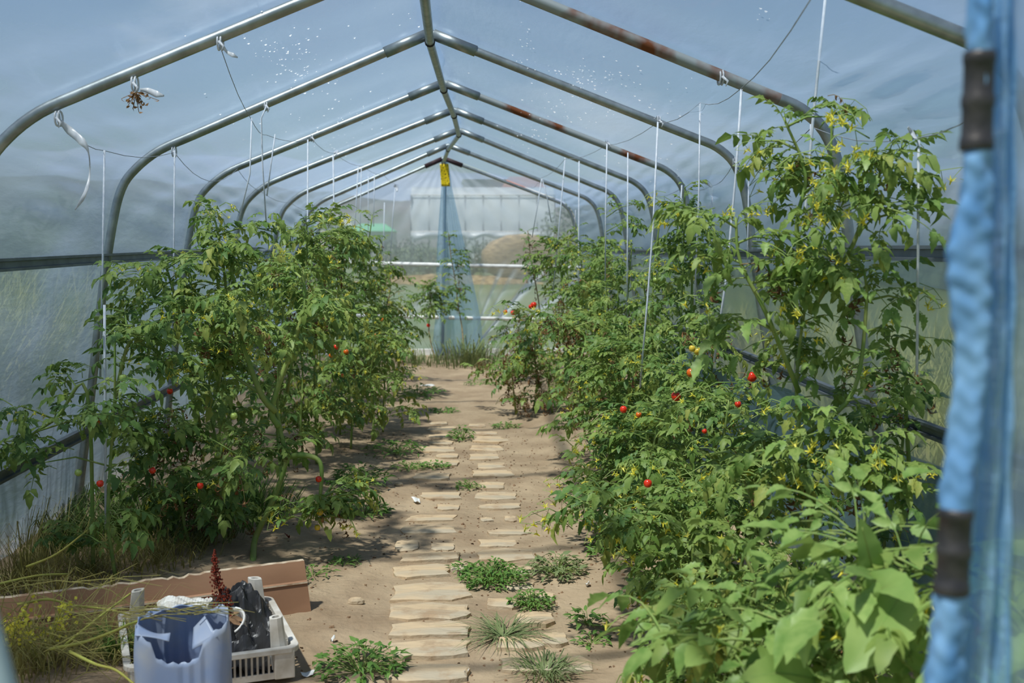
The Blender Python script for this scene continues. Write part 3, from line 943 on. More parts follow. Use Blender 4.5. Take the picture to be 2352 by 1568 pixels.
tomato_plant('tomato plant with large fresh leaves above the crooked trunk', [up(640, 6.7, 1.5), px_stem(6.6, [(700, 640), (705, 510)], at(660, 900, 6.7))], .32, 110, 180, .158, FAR, flowers=16, branches=18, seed=5, group=GL)
tomato_plant('leafy tomato plant beside the long string on the third hoop', [up(720, 7.6, 1.5), up(690, 7.5, 1.3)], .33, 90, 198, .158, FAR, flowers=20, branches=18, seed=6, group=GL, toms=[(772, 797, 7.3, .035, 'red'), (795, 808, 7.3, .035, 'orange'), (760, 816, 7.3, .028, 'orange')])
tomato_plant('tall tomato plant reaching up the string tied to the fourth hoop', [up(775, 8.8, 1.55), px_stem(8.8, [(745, 600), (715, 530)], at(770, 760, 8.8))], .33, 80, 198, .158, FAR, flowers=20, branches=18, seed=7, group=GL, toms=[(746, 714, 8.5, .035, 'greenfruit'), (720, 722, 8.5, .03, 'greenfruit')])
tomato_plant('dark topped tomato plant rising before the green roof outside', [up(848, 9.6, 1.74, (.02, 0)), up(815, 9.7, 1.3)], .3, 80, 198, .158, {'green': 5, 'dark': 4, 'yellow': 2}, flowers=16, branches=18, seed=8, group=GL, toms=[(838, 745, 9.3, .04, 'greenfruit'), (852, 754, 9.3, .045, 'greenfruit'), (870, 757, 9.3, .04, 'greenfruit'), (863, 771, 9.3, .035, 'orange'), (877, 734, 9.3, .032, 'orange'), (855, 775, 9.3, .035, 'yellowfruit')])
tomato_plant('yellow-green tomato bush spilling over the left edge of the path', [up(850, 8.6, .95), up(800, 8.2, .9), up(875, 9.0, .8)], .34, 110, 252, .152, {'green': 7, 'dark': 1, 'yellow': 3}, flowers=34, branches=24, seed=9, group=GL, toms=[(785, 862, 8.0, .03, 'red'), (740, 900, 7.9, .03, 'red')])
tomato_plant('tomato bush with thin brown stems at the far end of the left bed', [up(868, 11.0, 1.5), up(890, 11.2, 1.1)], .3, 60, 162, .158, FAR, flowers=8, branches=16, seed=10, group=GL)
tomato_plant('sparse old tomato plant with a bent bare brown stem on the far left', [px_stem(12.3, [(915, 790), (905, 740), (893, 700), (897, 650), (890, 610)], gr(926, 836))], .24, 30, 24, .17, {'dark': 3, 'yellow': 1, 'dry': 2}, flowers=2, tmin=.4, branches=8, woody=True, seed=11, group=GL)
for k, (px, Yd, h, lb) in enumerate(((500, 7.2, 1.25, 'tomato plant against the left wall film, behind the blossoming one'), (640, 8.6, 1.3, 'tomato plant against the left wall film below the fourth hoop'), (735, 10.4, 1.35, 'tomato plant against the left wall film below the fifth hoop'), (790, 12.4, 1.4, 'tomato plant in the far left corner of the tunnel'))):
    tomato_plant(lb, [up(px, Yd, h)], .32, 40, 162, .158, FAR, flowers=6, branches=14, seed=20 + k, group=GL)
# middle, before the end wall
tomato_plant('bushy topped tomato plant on a bare stem before the end wall post', [px_stem(14.9, [(985, 760), (990, 700), (985, 655)], gr(1000, 826))], .26, 50, 126, .152, {'green': 5, 'dark': 3, 'yellow': 1}, flowers=6, tmin=.5, branches=14, woody=True, seed=30, toms=[(984, 747, 14.7, .05, 'red')])
tomato_plant('thin straggling tomato plant climbing the string before the end curtain', [px_stem(14.6, [(1062, 760), (1052, 700), (1045, 640), (1036, 590), (1030, 535)], gr(1066, 838))], .2, 46, 24, .16, {'green': 3, 'dark': 4, 'dry': 1}, flowers=3, tmin=.3, branches=14, woody=True, seed=31, prof=lambda t: .8)
# right bed
tomato_plant('wispy nearly bare tomato plant before the hay bale', [px_stem(13.0, [(1240, 720), (1228, 640), (1220, 600), (1212, 530)], gr(1245, 860))], .2, 30, 14, .16, {'dark': 4, 'dry': 3}, flowers=2, tmin=.35, branches=10, woody=True, seed=40, group=GRR)
tomato_plant('half dry tomato bush at the path edge with shrivelled brown leaves below', [up(1225, 10.2, .85), up(1185, 10.0, .5), up(1270, 10.0, .95)], .36, 110, 234, .158, {'green': 4, 'dark': 2, 'dry': 7, 'yellow': 1}, flowers=12, branches=22, seed=41, group=GRR, toms=[(1226, 700, 10, .055, 'red'), (1219, 704, 10, .04, 'red')])
tomato_plant('low tomato bush bearing one red and one orange fruit at the far right', [up(1190, 12.3, .65), up(1230, 12.5, .75)], .34, 50, 144, .152, DRYMIX, flowers=4, branches=14, seed=42, group=GRR, toms=[(1178, 718, 12, .05, 'red'), (1161, 716, 12, .045, 'orange')])
tomato_plant('tomato plant at the far right, left of the string on the fifth hoop', [up(1285, 11.6, 1.6), up(1310, 11.2, 1.5)], .34, 70, 216, .158, FAR, flowers=18, branches=18, seed=43, group=GRR)
tomato_plant('dense bright green tomato plant behind the string on the fourth hoop', [up(1330, 10.3, 1.65), up(1360, 10.0, 1.5)], .36, 90, 252, .158, {'green': 8, 'dark': 2, 'yellow': 1}, flowers=20, branches=22, seed=44, group=GRR)
tomato_plant('tall dense tomato plant whose top touches the right knee of the sixth hoop', [up(1395, 9.1, 1.85), up(1370, 9.2, 1.5)], .36, 100, 252, .158, {'green': 7, 'dark': 3, 'yellow': 1}, flowers=20, branches=24, seed=45, group=GRR)
tomato_plant('tomato plant between the two strings of the third hoop', [up(1445, 8.4, 1.5), up(1420, 8.3, 1.25)], .36, 100, 234, .158, FAR, flowers=12, branches=22, seed=46, group=GRR)
tomato_plant('pale leaved tomato plant with green fruits before the right wall film', [up(1510, 7.6, 1.78), up(1480, 7.5, 1.3)], .3, 90, 144, .158, {'green': 5, 'wilt': 4, 'yellow': 1}, flowers=10, branches=20, seed=47, group=GRR, toms=[(1522, 642, 7.3, .045, 'greenfruit'), (1507, 643, 7.3, .04, 'greenfruit'), (1560, 575, 7.2, .05, 'greenfruit')])
tomato_plant('narrow tall tomato plant bundled upright at the right knee of the third hoop', [up(1570, 7.0, 1.85, (-.01, 0), wob=.015), px_stem(7.0, [(1590, 600), (1580, 480)], at(1585, 800, 7.0))], .16, 90, 108, .145, {'green': 6, 'dark': 4}, flowers=8, branches=18, seed=48, group=GRR, prof=lambda t: 1.0)
tomato_plant('spreading tomato bush around a bare forked stem in the right bed', [up(1390, 7.7, 1.0), px_stem(7.2, [(1330, 860), (1345, 780), (1320, 752), (1300, 755)], gr(1345, 1010)), up(1440, 7.6, .95)], .36, 120, 234, .158, {'green': 5, 'dark': 3, 'dry': 3, 'yellow': 1}, flowers=14, branches=22, seed=49, group=GRR)
tomato_plant('low tomato bush below the string of the second hoop', [up(1470, 6.7, .85), up(1520, 6.6, .95), up(1420, 6.8, .75)], .34, 120, 216, .158, {'green': 7, 'dark': 3, 'yellow': 1}, flowers=14, branches=22, seed=50, group=GRR)
tomato_plant('tomato bush behind the tall plant at the right wall', [up(1640, 6.2, 1.15), up(1600, 6.0, 1.0)], .32, 110, 162, .158, {'green': 6, 'dark': 3, 'yellow': 1, 'dry': 1}, flowers=12, branches=20, seed=51, group=GRR, toms=[(1602, 806, 5.7, .04, 'yellowfruit'), (1587, 856, 5.6, .045, 'orange')])
tomato_plant('low tomato bush leaning into the path with ripe red fruits on top', [up(1450, 5.3, .62), up(1510, 5.2, .75), up(1400, 5.4, .5)], .23, 150, 162, .152, {'green': 7, 'dark': 3, 'yellow': 1}, flowers=22, branches=24, seed=52, group=GRR, toms=[(1553, 910, 4.8, .042, 'red'), (1432, 940, 4.9, .032, 'red'), (1467, 952, 4.9, .026, 'orange'), (1590, 800, 4.9, .03, 'yellowfruit')])
tomato_plant('wide tomato bush in front of the tall plant with yellow blossoms', [up(1600, 4.7, .8), up(1670, 4.6, .86), up(1530, 4.6, .64)], .26, 170, 162, .158, {'green': 7, 'dark': 2, 'wilt': 2, 'yellow': 1}, flowers=30, branches=26, seed=53, group=GRR, toms=[(1727, 865, 4.3, .04, 'red'), (1695, 928, 4.3, .026, 'red'), (1618, 990, 4.3, .02, 'red'), (1690, 953, 4.3, .035, 'greenfruit')])
tomato_plant('low tomato bush drooping over the soil at the right path edge', [up(1570, 4.1, .5), up(1630, 4.0, .6), px_stem(4.1, [(1460, 1200), (1370, 1235)], at(1540, 1200, 4.1))], .2, 120, 108, .158, {'green': 7, 'dark': 2, 'yellow': 1}, flowers=18, branches=20, seed=54, group=GRR, toms=[(1488, 1110, 3.9, .03, 'red')])
tomato_plant('tallest tomato plant, many curled leaves, climbing a string in the right foreground',
             [px_stem(3.7, [(1872, 1200), (1850, 1080), (1838, 1000), (1830, 880), (1850, 700), (1900, 480), (1912, 250)], gr(1895, 1500)),
              px_stem(3.6, [(1960, 560), (2000, 430), (2080, 330)], at(1860, 720, 3.68)), px_stem(3.6, [(1760, 720), (1700, 600), (1690, 500)], at(1835, 900, 3.68)),
              px_stem(3.65, [(1830, 520), (1850, 400), (1800, 270)], at(1850, 680, 3.68)), px_stem(3.6, [(1960, 900), (1990, 700), (1985, 620)], at(1850, 1000, 3.68)), px_stem(3.6, [(1960, 1020), (1990, 1080), (2000, 1110)], at(1848, 1060, 3.68)), px_stem(3.6, [(1770, 1080), (1730, 1120)], at(1850, 1060, 3.68))],
             .18, 280, 130, .165, {'near': 4, 'green': 4, 'wilt': 4, 'dark': 1, 'yellow': 1, 'dry': 1}, flowers=50, tmin=.2, branches=40, stem_r=.009, taper=.6, seed=55, group=GRR, prof=lambda t: 1.0 - .25 * t)
tomato_plant('thin tomato plant with one pale green fruit by the right wall', [up(2090, 4.2, .95), up(2030, 4.3, .7), px_stem(4.1, [(2080, 900), (2095, 850)], at(2090, 1100, 4.2))], .24, 70, 72, .152, {'dark': 4, 'green': 3, 'dry': 2}, flowers=6, branches=16, seed=56, group=GRR, toms=[(2025, 934, 3.95, .035, 'greenfruit')])
tomato_plant('young plant with big pale leaves at the front right, beside the wrapped post', [px_stem(2.5, [(2010, 1400), (1985, 1290), (1975, 1220)], (wx(2010, 2.5), 2.5, 0)), px_stem(2.4, [(2080, 1400), (2090, 1300)], (wx(2080, 2.4), 2.4, .0))], .16, 46, 14, .27, {'broad': 6, 'near': 1}, flowers=2, tmin=.3, branches=10, seed=57, group=GRR, stem_r=.007)
tomato_plant('young plant with broad light green leaves nearest the camera on the right', [px_stem(2.5, [(1850, 1560), (1830, 1420)], (wx(1850, 2.5), 2.5, 0)), px_stem(2.4, [(1960, 1560), (1950, 1430)], (wx(1940, 2.4), 2.4, 0)), px_stem(2.6, [(1720, 1560), (1700, 1420)], (wx(1740, 2.6), 2.6, 0))], .18, 90, 30, .25, {'broad': 5, 'near': 4, 'yellow': 1}, flowers=5, tmin=.35, branches=16, seed=58, group=GRR)
tomato_plant('tomato bush with wilting pale leaves low in the right foreground', [up(1660, 3.2, .5), up(1720, 3.3, .62), up(1610, 3.2, .38)], .2, 130, 90, .152, {'near': 4, 'green': 4, 'wilt': 3, 'yellow': 2}, flowers=14, branches=20, seed=59, group=GRR)
tomato_plant('tomato bush filling the bed between the front plants and the tallest one', [up(1790, 3.5, .55), up(1880, 3.2, .45), up(1720, 3.9, .7)], .22, 120, 90, .152, {'green': 5, 'wilt': 4, 'yellow': 2, 'dry': 2}, flowers=12, branches=20, seed=60, group=GRR)

# ------------------------------------------------------------------ training strings and overhead wires
def string(label, pts, r=0.0028):
    b = MB().tube(pts, r * 1.25, 5)
    o = b.obj('training_string', M['string'])
    return tag(o, label, 'string', 'training strings')
ST = [('near white string on the left, down to the small staked plant', 5.4, [(240, 345), (236, 600), (230, 870)], .004),
      ('white string from the left knee of the second hoop', 6.3, [(401, 345), (399, 600), (397, 760)], .0036),
      ('string on the left slope of the second hoop, left of its slanted twin', 6.3, [(578, 272), (574, 400), (545, 520)], .0032),
      ('string slanting rightwards from the left slope of the second hoop', 6.3, [(612, 243), (600, 272), (603, 380), (612, 520)], .0032),
      ('slanting string tied between the second and third hoops on the left', 7.3, [(632, 308), (622, 380), (613, 450)], .0034),
      ('long straight string from the left slope of the third hoop', 8.3, [(707, 320), (706, 600), (706, 830)], .0042),
      ('string from the left slope of the fourth hoop into the yellow-green bush', 9.9, [(765, 355), (768, 520), (775, 680), (792, 800)], .0055),
      ('string from the left slope of the fifth hoop, with a white knot', 11.6, [(823, 380), (818, 470), (808, 600)], .0042),
      ('string just right of the knotted one on the fifth hoop', 11.7, [(830, 384), (828, 470), (826, 600)], .0036),
      ('faint string from the sixth hoop above the green roof, left one', 13.4, [(846, 396), (846, 560)], .0042),
      ('faint string from the sixth hoop above the green roof, right one', 13.5, [(860, 400), (858, 520)], .0042),
      ('string on the end hoop before the brown hill', 15.1, [(883, 465), (880, 600)], .005),
      ('string on the end hoop with a white flag of tape', 15.1, [(908, 430), (902, 500), (896, 605)], .005),
      ('nearest string on the right, passing behind the tallest plant top', 3.9, [(1895, 0), (1880, 150), (1866, 290), (1850, 480), (1838, 700), (1822, 900)], .0042),
      ('string from the right slope of the first hoop, left of the tallest plant', 4.5, [(1703, 205), (1690, 400), (1668, 640), (1640, 830)], .004),
      ('short string from the right knee of the first hoop into the tallest plant', 4.5, [(1862, 285), (1860, 440), (1852, 520)], .0028),
      ('string hung from a forked wire knot between the first two hoops on the right', 5.6, [(1608, 235), (1605, 450), (1595, 700)], .0036),
      ('longest string from the right slope of the second hoop', 6.3, [(1511, 280), (1500, 520), (1486, 700), (1470, 890)], .0044),
      ('string below the right knee of the second hoop', 5.9, [(1720, 393), (1718, 520), (1716, 640)], .003),
      ('string from the right slope of the third hoop, right one of its pair', 8.2, [(1442, 350), (1441, 560), (1440, 745)], .0042),
      ('string from the right slope of the third hoop, left one of its pair', 8.2, [(1394, 330), (1391, 500), (1390, 645)], .0042),
      ('string from the right slope of the fourth hoop to the forked stem', 9.8, [(1330, 370), (1329, 560), (1328, 752)], .005),
      ('string slanting from the fourth hoop to the half dry bush', 10.4, [(1298, 362), (1286, 500), (1268, 690)], .0048),
      ('string on the fifth hoop at right, slanting left before the white tunnel', 11.6, [(1244, 410), (1235, 470), (1222, 545)], .0042),
      ('string on the fifth hoop at right, slanting right before the white tunnel', 11.7, [(1245, 410), (1256, 450), (1266, 510)], .0042),
      ('string hanging from the end hoop at right above the hay bale', 14.6, [(1322, 482), (1320, 520)], .005),
      ('string by the right wall, nearest to the wrapped post', 3.5, [(2110, 322), (2109, 560), (2106, 860)], .0038),
      ('string by the right wall above the pale leaved plant, with tape flag', 7.4, [(1636, 428), (1634, 560), (1632, 700)], .0034),
      ('string beside the bundled upright plant', 7.2, [(1566, 425), (1562, 500), (1556, 600)], .0038)]
for lb, Yd, pts, r in ST:
    string(lb, [at(x, y, Yd) for x, y in pts], r)
def wire(label, pts):
    q = []
    for a, c in zip(pts[:-1], pts[1:]):
        for k in range(4):
            t = k / 4
            q.append(a.lerp(c, t) - Vector((0, 0, .03 * math.sin(PI * t))))
    q.append(pts[-1])
    return tag(MB().tube(q, .0018, 5).obj('overhead_wire', M['wire']), label, 'wire', 'overhead wires')
def hp(i, side, f):
    """point on the inner side of hoop i: f from 0 (knee) to 1 (ridge)"""
    q = hoop_side(i, side)
    k = 24 + f * 10
    a = min(int(k), len(q) - 2)
    return q[a].lerp(q[a + 1], k - a) - Vector((0, 0, .03))
wire('grey wire strung from hoop to hoop along the left slope, upper one', [at(505, 105, 4.57), at(575, 270, 6.33), at(612, 310, 7.3), at(715, 318, 8.3), at(768, 352, 9.97), at(835, 382, 11.7), at(880, 400, 13.55), at(915, 425, 15.3)])
wire('grey wire strung along the left knees of the hoops, lower one', [at(145, 280, 4.57), at(240, 346, 5.45), at(400, 350, 6.35), at(480, 416, 7.4), at(545, 388, 8.3), at(600, 440, 9.95), at(665, 465, 11.7), at(735, 490, 13.5)])
wire('grey wire running along the right slope from the near hoop, upper one', [at(1880, -30, 2.8), at(1700, 205, 4.54), at(1608, 236, 5.5), at(1510, 282, 6.34), at(1392, 334, 8.3), at(1298, 365, 9.97), at(1244, 408, 11.7), at(1235, 420, 13.5), at(1220, 430, 15.3)])
wire('grey wire running along the right knees past the tallest plant, lower one', [at(2330, 190, 2.75), at(2105, 318, 3.5), at(1865, 292, 4.54), at(1722, 392, 5.7), at(1685, 376, 6.34), at(1636, 427, 7.4), at(1572, 428, 8.3), at(1500, 450, 9.97)])
# knots and fluttering plastic ribbons
def ribbon(label, Y, pts, wds, fl=0.3):
    b = MB()
    P_ = [at(x, y, Y + 0.02 * math.sin(k * 2)) for k, (x, y) in enumerate(pts)]
    P_ = catmull(P_, 4)
    n = len(P_)
    W = np.interp(np.linspace(0, 1, n), np.linspace(0, 1, len(wds)), wds)
    vs = []
    for i, p in enumerate(P_):
        t = (P_[min(i + 1, n - 1)] - P_[max(i - 1, 0)]).normalized()
        s = t.cross(Vector((0, 1, 0))).normalized()
        s = (s + Vector((0, 1, 0)) * fl * math.sin(i * .8)).normalized()
        vs += [tuple(p + s * W[i] / 2), tuple(p + Vector((0, .0015, 0))), tuple(p - s * W[i] / 2)]
    fs = [(3 * i + k, 3 * i + k + 1, 3 * i + k + 4, 3 * i + k + 3) for i in range(n - 1) for k in (0, 1)]
    b.add(vs, fs)
    o = b.obj('plastic_ribbon', M['ribbon'])
    md = o.modifiers.new('thick', 'SOLIDIFY')
    md.thickness = .0012
    return tag(o, label, 'ribbon', 'plastic ribbons')
ribbon('long white plastic ribbon hanging in a curve from the left knee of the first hoop', 4.55, [(135, 275), (160, 300), (188, 325), (203, 350), (206, 395), (200, 430), (188, 458), (172, 482)], [.010, .032, .030, .005, .004, .014, .015, .002], .25)
ribbon('short white ribbon blown sideways beside the dried sprig', 4.55, [(322, 206), (340, 208), (360, 216), (377, 220)], [.01, .022, .026, .006], .3)
ribbon('small white ribbon near the top of the left slope of the first hoop', 4.55, [(507, 96), (520, 118), (534, 126), (546, 132)], [.012, .01, .018, .004], .3)
ribbon('white tape tail tied on the left slope of the fourth hoop', 9.9, [(768, 352), (775, 346), (772, 356)], [.02, .025, .01], .2)
ribbon('white tape tail on the string at the right wall', 7.3, [(1612, 418), (1622, 420), (1636, 430)], [.012, .02, .012], .2)
ribbon('white tape knot on the wire beside the tallest plant', 3.5, [(2086, 292), (2094, 304), (2104, 318)], [.008, .016, .01], .2)
ribbon('white tape flag on the end hoop above the brown hill', 15.1, [(905, 425), (910, 430), (912, 440)], [.03, .05, .02], .2)
def knot(label, x, y, Y, s=.03):
    s *= .95
    b = MB()
    c = at(x, y, Y)
    for k in range(2):
        a = []
        for q in range(13):
            t = q / 12 * 2 * PI
            a.append(c + Vector((.012 * (k - .5), math.cos(t) * s, math.sin(t) * s)))
        b.tube(a, .0042, 5, cap=False)
    b.tube([c + Vector((0, -s, 0)), c + Vector((.02, -s - .012, -.02)), c + Vector((.012, -s - .014, -.04))], [.006, .005, .002], 5)
    tag(b.obj('string_knot', M['ribbon']), label, 'knot', 'white knots round the hoops')
knot('white tie round the first hoop at its left knee, above the long ribbon', 135, 272, 4.57)
knot('white tie round the first hoop beside the dried sprig', 310, 192, 4.57)
knot('white tie round the first hoop where the upper left wire starts', 506, 98, 4.57)
knot('white tie on the right slope of the first hoop, upper one', 1655, 178, 4.57, .03)
knot('white tie round the second hoop at its left knee', 400, 348, 6.38, .028)
knot('white tie round the second hoop on its left slope', 612, 243, 6.38, .028)
knot('white tie round the second hoop on its right slope', 1512, 277, 6.38, .028)
knot('white tie round the second hoop at its right knee', 1684, 372, 6.38, .028)
knot('white tie round the third hoop above the pair of strings', 1394, 328, 8.34, .028)
knot('white tie round the third hoop on its left slope', 717, 316, 8.34, .028)
b = MB()                                         # dried sprig caught on the first hoop
c = at(312, 212, 4.53)
r = random.Random(4)
for k in range(34):
    d = Vector((r.gauss(0, .025), r.gauss(0, .02), -abs(r.gauss(0, .03))))
    b.tube([c, c + d * .6, c + d], .0015, 3, 0, cap=False)
    v, f = leaflet(.018, .01, 3, seed=k)
    b.add(v, f, 0, Matrix.Translation(c + d) @ Euler((r.random() * 6, r.random() * 6, 0)).to_matrix().to_4x4())
tag(b.obj('dried_sprig', M['leaf_dry']), 'small dried plant sprig caught on the first hoop', 'sprig')

# ------------------------------------------------------------------ yellow sticky trap and end curtain
tp_ = at(1022, 402, 14.95)
trap = root('sticky_trap', tp_, 'yellow sticky fly trap hanging below the ridge before the end wall', 'fly trap')
b = MB()
def trapfn(u, v):
    return ((u - .5) * .115 + .02 * (v - .5) * -1, .012 * math.sin(u * PI) + .008 * math.sin(v * 4), (v - .5) * .29)
b.grid(trapfn, 6, 8)
o = b.obj('sticky_sheet', M['sticky'], trap)
md = o.modifiers.new('t', 'SOLIDIFY'); md.thickness = .002
MB().tube([(0, 0, .145), (-.01, .0, .2), (.0, 0, .22)], .004, 5).obj('hanger', M['wire'], trap)
b = MB()
zt, zb = at(1022, 370, EY).z, .06
def curtfn(u, v):
    y = 372 + v * 440
    xl = np.interp(y, [372, 560, 730, 812], [1018, 1004, 1000, 990])
    xr_ = np.interp(y, [372, 430, 540, 640, 730, 812], [1030, 1038, 1062, 1085, 1104, 1112])
    p = at(xl + (xr_ - xl) * u, y, EY - .08)
    amp = .012 + .03 * v
    return (p.x, p.y + amp * math.sin(u * 17 + v * 2) + .01 * math.sin(u * 40), p.z)
b.grid(curtfn, 48, 40)
tag(b.obj('film_curtain', M['film_curtain']), 'pale blue polythene door curtain hanging from the end wall apex', 'curtain')

# ------------------------------------------------------------------ front post wrapped in blue film, clips, loose sheet
PY = 1.22
ls = [(-60, 2232, 2282), (0, 2228, 2280), (110, 2222, 2278), (350, 2212, 2277), (440, 2205, 2276), (500, 2190, 2276), (570, 2172, 2274), (640, 2174, 2274), (720, 2184, 2274), (800, 2196, 2270), (900, 2190, 2262), (1000, 2180, 2252), (1100, 2166, 2242), (1180, 2156, 2236), (1360, 2146, 2228), (1450, 2138, 2222), (1570, 2118, 2212), (1640, 2108, 2208)]
post = root('door_post', gr(2180, 3200), 'door post wrapped in blue polythene with two black clips, at the right edge', 'post')
pl = post.location.copy()
MB().tube([at(2256, -150, PY), at(2246, 400, PY), at(2226, 1000, PY), at(2186, 1500, PY), Vector((at(2120, 1640, PY).x - .05, PY, -0.02))], .009, 14).obj('post_tube', M['steel'], post).location = -pl
yy_ = np.linspace(-60, 1640, 120)
ll = np.interp(yy_, [a[0] for a in ls], [a[1] for a in ls])
rr_ = np.interp(yy_, [a[0] for a in ls], [a[2] for a in ls])
vs, fs = [], []
sd = 28
for i, y in enumerate(yy_):
    c = at((ll[i] + rr_[i]) / 2, y, PY)
    ra = (rr_[i] - ll[i]) / 2 * PY / F
    if 122 < y < 342 or 1170 < y < 1358:
        ra *= .8                                   # squeezed inside the clips
    for k in range(sd):
        a = 2 * PI * k / sd
        inclip = 110 < y < 355 or 1165 < y < 1365
        bump = 0 if inclip else .0022 * math.sin(k * 2 * PI * 3 / sd + i * .07) + .0014 * math.sin(i * .9 + 2.2 * math.sin(k * .45) + math.sin(i * .13) * 3) + .0012 * math.sin(i * 1.7 - 1.6 * math.sin(k * .7))
        vs.append((c.x + (ra + bump) * math.cos(a), c.y + (max(ra * .7, .016) + bump) * math.sin(a), c.z))
for i in range(len(yy_) - 1):
    for k in range(sd):
        fs.append((i * sd + k, i * sd + (k + 1) % sd, (i + 1) * sd + (k + 1) % sd, (i + 1) * sd + k))
M['film_wrap'] = mat('blue_film_wrap', srgb(96, 154, 212), srgb(136, 186, 230), rough=0.2, scale=16, trans=0.35, spec=0.8, bump=0.25, bscale=34, stretch=(1, 1, .4))
MB().add(vs, fs).obj('film_wrap', M['film_wrap'], post).location = -pl
for (ya, yb, xa, xb, wdt) in ((118, 346, 2250, 2242, 36), (1166, 1362, 2196, 2184, 40)):
    b = MB()
    A, B = at(xa, ya, PY), at(xb, yb, PY)
    rb = wdt * PY / F
    pts, rad = [], []
    for t, q in ((0, .9), (.01, 1.0), (.06, 1.04), (.12, 1.0), (.13, .96), (.3, .95), (.42, .96), (.46, 1.06), (.54, 1.06), (.58, .97), (.75, .97), (.86, .99), (.88, 1.07), (.97, 1.08), (1, 1.0)):
        pts.append(A.lerp(B, t)); rad.append(rb * q)
    b.tube(pts, rad, 24)
    b.obj('clip', M['black_plastic'], post).location = -pl
b = MB()
def sheetfn(u, v):
    y = -60 + v * 1720
    xl = np.interp(y, [-60, 700, 1100, 1660], [2272, 2268, 2240, 2195])
    xr_ = np.interp(y, [-60, 800, 1660], [2332, 2330, 2314])
    p = at(xl + (xr_ - xl) * u, y, PY + .03)
    return (p.x, p.y + .010 * math.sin(u * 9 + v * 1.2) + .004 * math.sin(u * 23 + v * 5) + .003 * math.sin(v * 40 + u * 6), p.z)
b.grid(sheetfn, 24, 70)
b.obj('loose_fold', M['film_blue'], post).location = -pl
b = MB()
def sheet2(u, v):
    y = -60 + v * 1720
    p = at(2326 - 8 * v + 260 * u, y, PY + .03)
    return (p.x, p.y + .01 * math.sin(u * 14 + v * 2), p.z)
b.grid(sheet2, 20, 30)
tag(b.obj('wall_front', M['film_wall']), 'clear polythene front wall at the right of the door', kind='structure')
# left door post, only its lean at the lower left corner
b = MB()
A = at(-49, 1380, 1.05); B = at(11, 1600, 1.05)
d = (B - A)
lp = b.tube([A - d * 2.5, A, B, A + d * ((A.z + .02) / -d.z)], .013, 14).obj('door_post', mat('pale_post', srgb(168, 188, 196), srgb(150, 172, 184), rough=.5))
tag(lp, 'blurred grey blue door post leaning in at the lower left corner', 'post')

# ------------------------------------------------------------------ brown board, crate and its contents, canister
A, B = Vector((-1.72, 4.09, 0)), Vector((-.585, 4.58, 0))
ang = math.atan2(B.y - A.y, B.x - A.x)
Lb = (B - A).length
bd = root('board', A, 'long brown board with a chipped top edge standing on edge behind the white crate', 'board', rz=ang)
b = MB()
rj = random.Random(9)
nb = 60
H = .205
vs, fs = [], []
prof = lambda top: [(0, 0), (0, H * .55), (-.006, H * .57), (-.006, H * .60), (0.003, H * .62), (0.003, top), (.022, top + .002), (.022, 0)]
for i in range(nb + 1):
    x = Lb * i / nb
    top = H - (rj.uniform(0, .012) if .3 < i / nb < .68 else rj.uniform(0, .002))
    for (yv, z) in prof(top):
        tilt = z * .22
        vs.append((x + (z * .06 if i == nb else 0) * -1, yv + tilt, z + .0))
n = 8
mi = []
for i in range(nb):
    for k in range(n):
        fs.append((i * n + k, (i + 1) * n + k, (i + 1) * n + (k + 1) % n, i * n + (k + 1) % n))
        mi.append(1 if k in (2, 5) else 0)
fs += [tuple(range(n)), tuple(nb * n + k for k in range(n))[::-1]]
mi += [1, 1]
b.add(vs, fs, mi)
b.obj('board_panel', [M['board'], M['board_edge']], bd, smooth=False)

CA = math.radians(18)
cr = root('crate', (-.902, 4.065, 0.005), 'white plastic crate with hollow corner posts, full of rubbish, beside the blue canister', 'crate', rz=CA)
CW, CD, CH = .58, .62, .11
b = MB()                                           # rim
def rrect(w_, d_, rad, n=5):
    o = []
    for cx, cy, a0 in ((w_ / 2 - rad, d_ / 2 - rad, 0), (-w_ / 2 + rad, d_ / 2 - rad, PI / 2), (-w_ / 2 + rad, -d_ / 2 + rad, PI), (w_ / 2 - rad, -d_ / 2 + rad, 1.5 * PI)):
        for k in range(n + 1):
            a = a0 + PI / 2 * k / n
            o.append((cx + rad * math.cos(a), cy + rad * math.sin(a)))
    return o
def ring(b, outer, inner, z0, z1, mi=0):
    n = len(outer)
    v = [(x, y, z0) for x, y in outer] + [(x, y, z1) for x, y in outer] + [(x, y, z1) for x, y in inner] + [(x, y, z0) for x, y in inner]
    f = []
    for k in range(n):
        k2 = (k + 1) % n
        for q in range(4):
            q2 = (q + 1) % 4
            f.append((q * n + k, q * n + k2, q2 * n + k2, q2 * n + k))
    b.add(v, f, mi)
ring(b, rrect(CW, CD, .045), rrect(CW - .05, CD - .05, .03), CH - .02, CH)
b.obj('rim', M['crate'], cr, smooth=False, bevel=.003)
b = MB()
ring(b, rrect(CW - .035, CD - .035, .04), rrect(CW - .05, CD - .05, .03), 0.0, .022)
b.box((0, 0, .006), (CW - .06, CD - .06, .008))
b.obj('base', M['crate'], cr, smooth=False)
sm_x = MB().box((0, 0, 0), (.007, .010, CH - .035)).mesh('slat', M['crate'], smooth=False)
for sgn in (-1, 1):
    for k in range(26):
        inst('slat', sm_x, cr, (-CW / 2 + .05 + k * (CW - .1) / 25, sgn * (CD / 2 - .022), CH / 2))
    for k in range(22):
        inst('slat', sm_x, cr, (sgn * (CW / 2 - .022), -CD / 2 + .05 + k * (CD - .1) / 21, CH / 2), (0, 0, PI / 2))
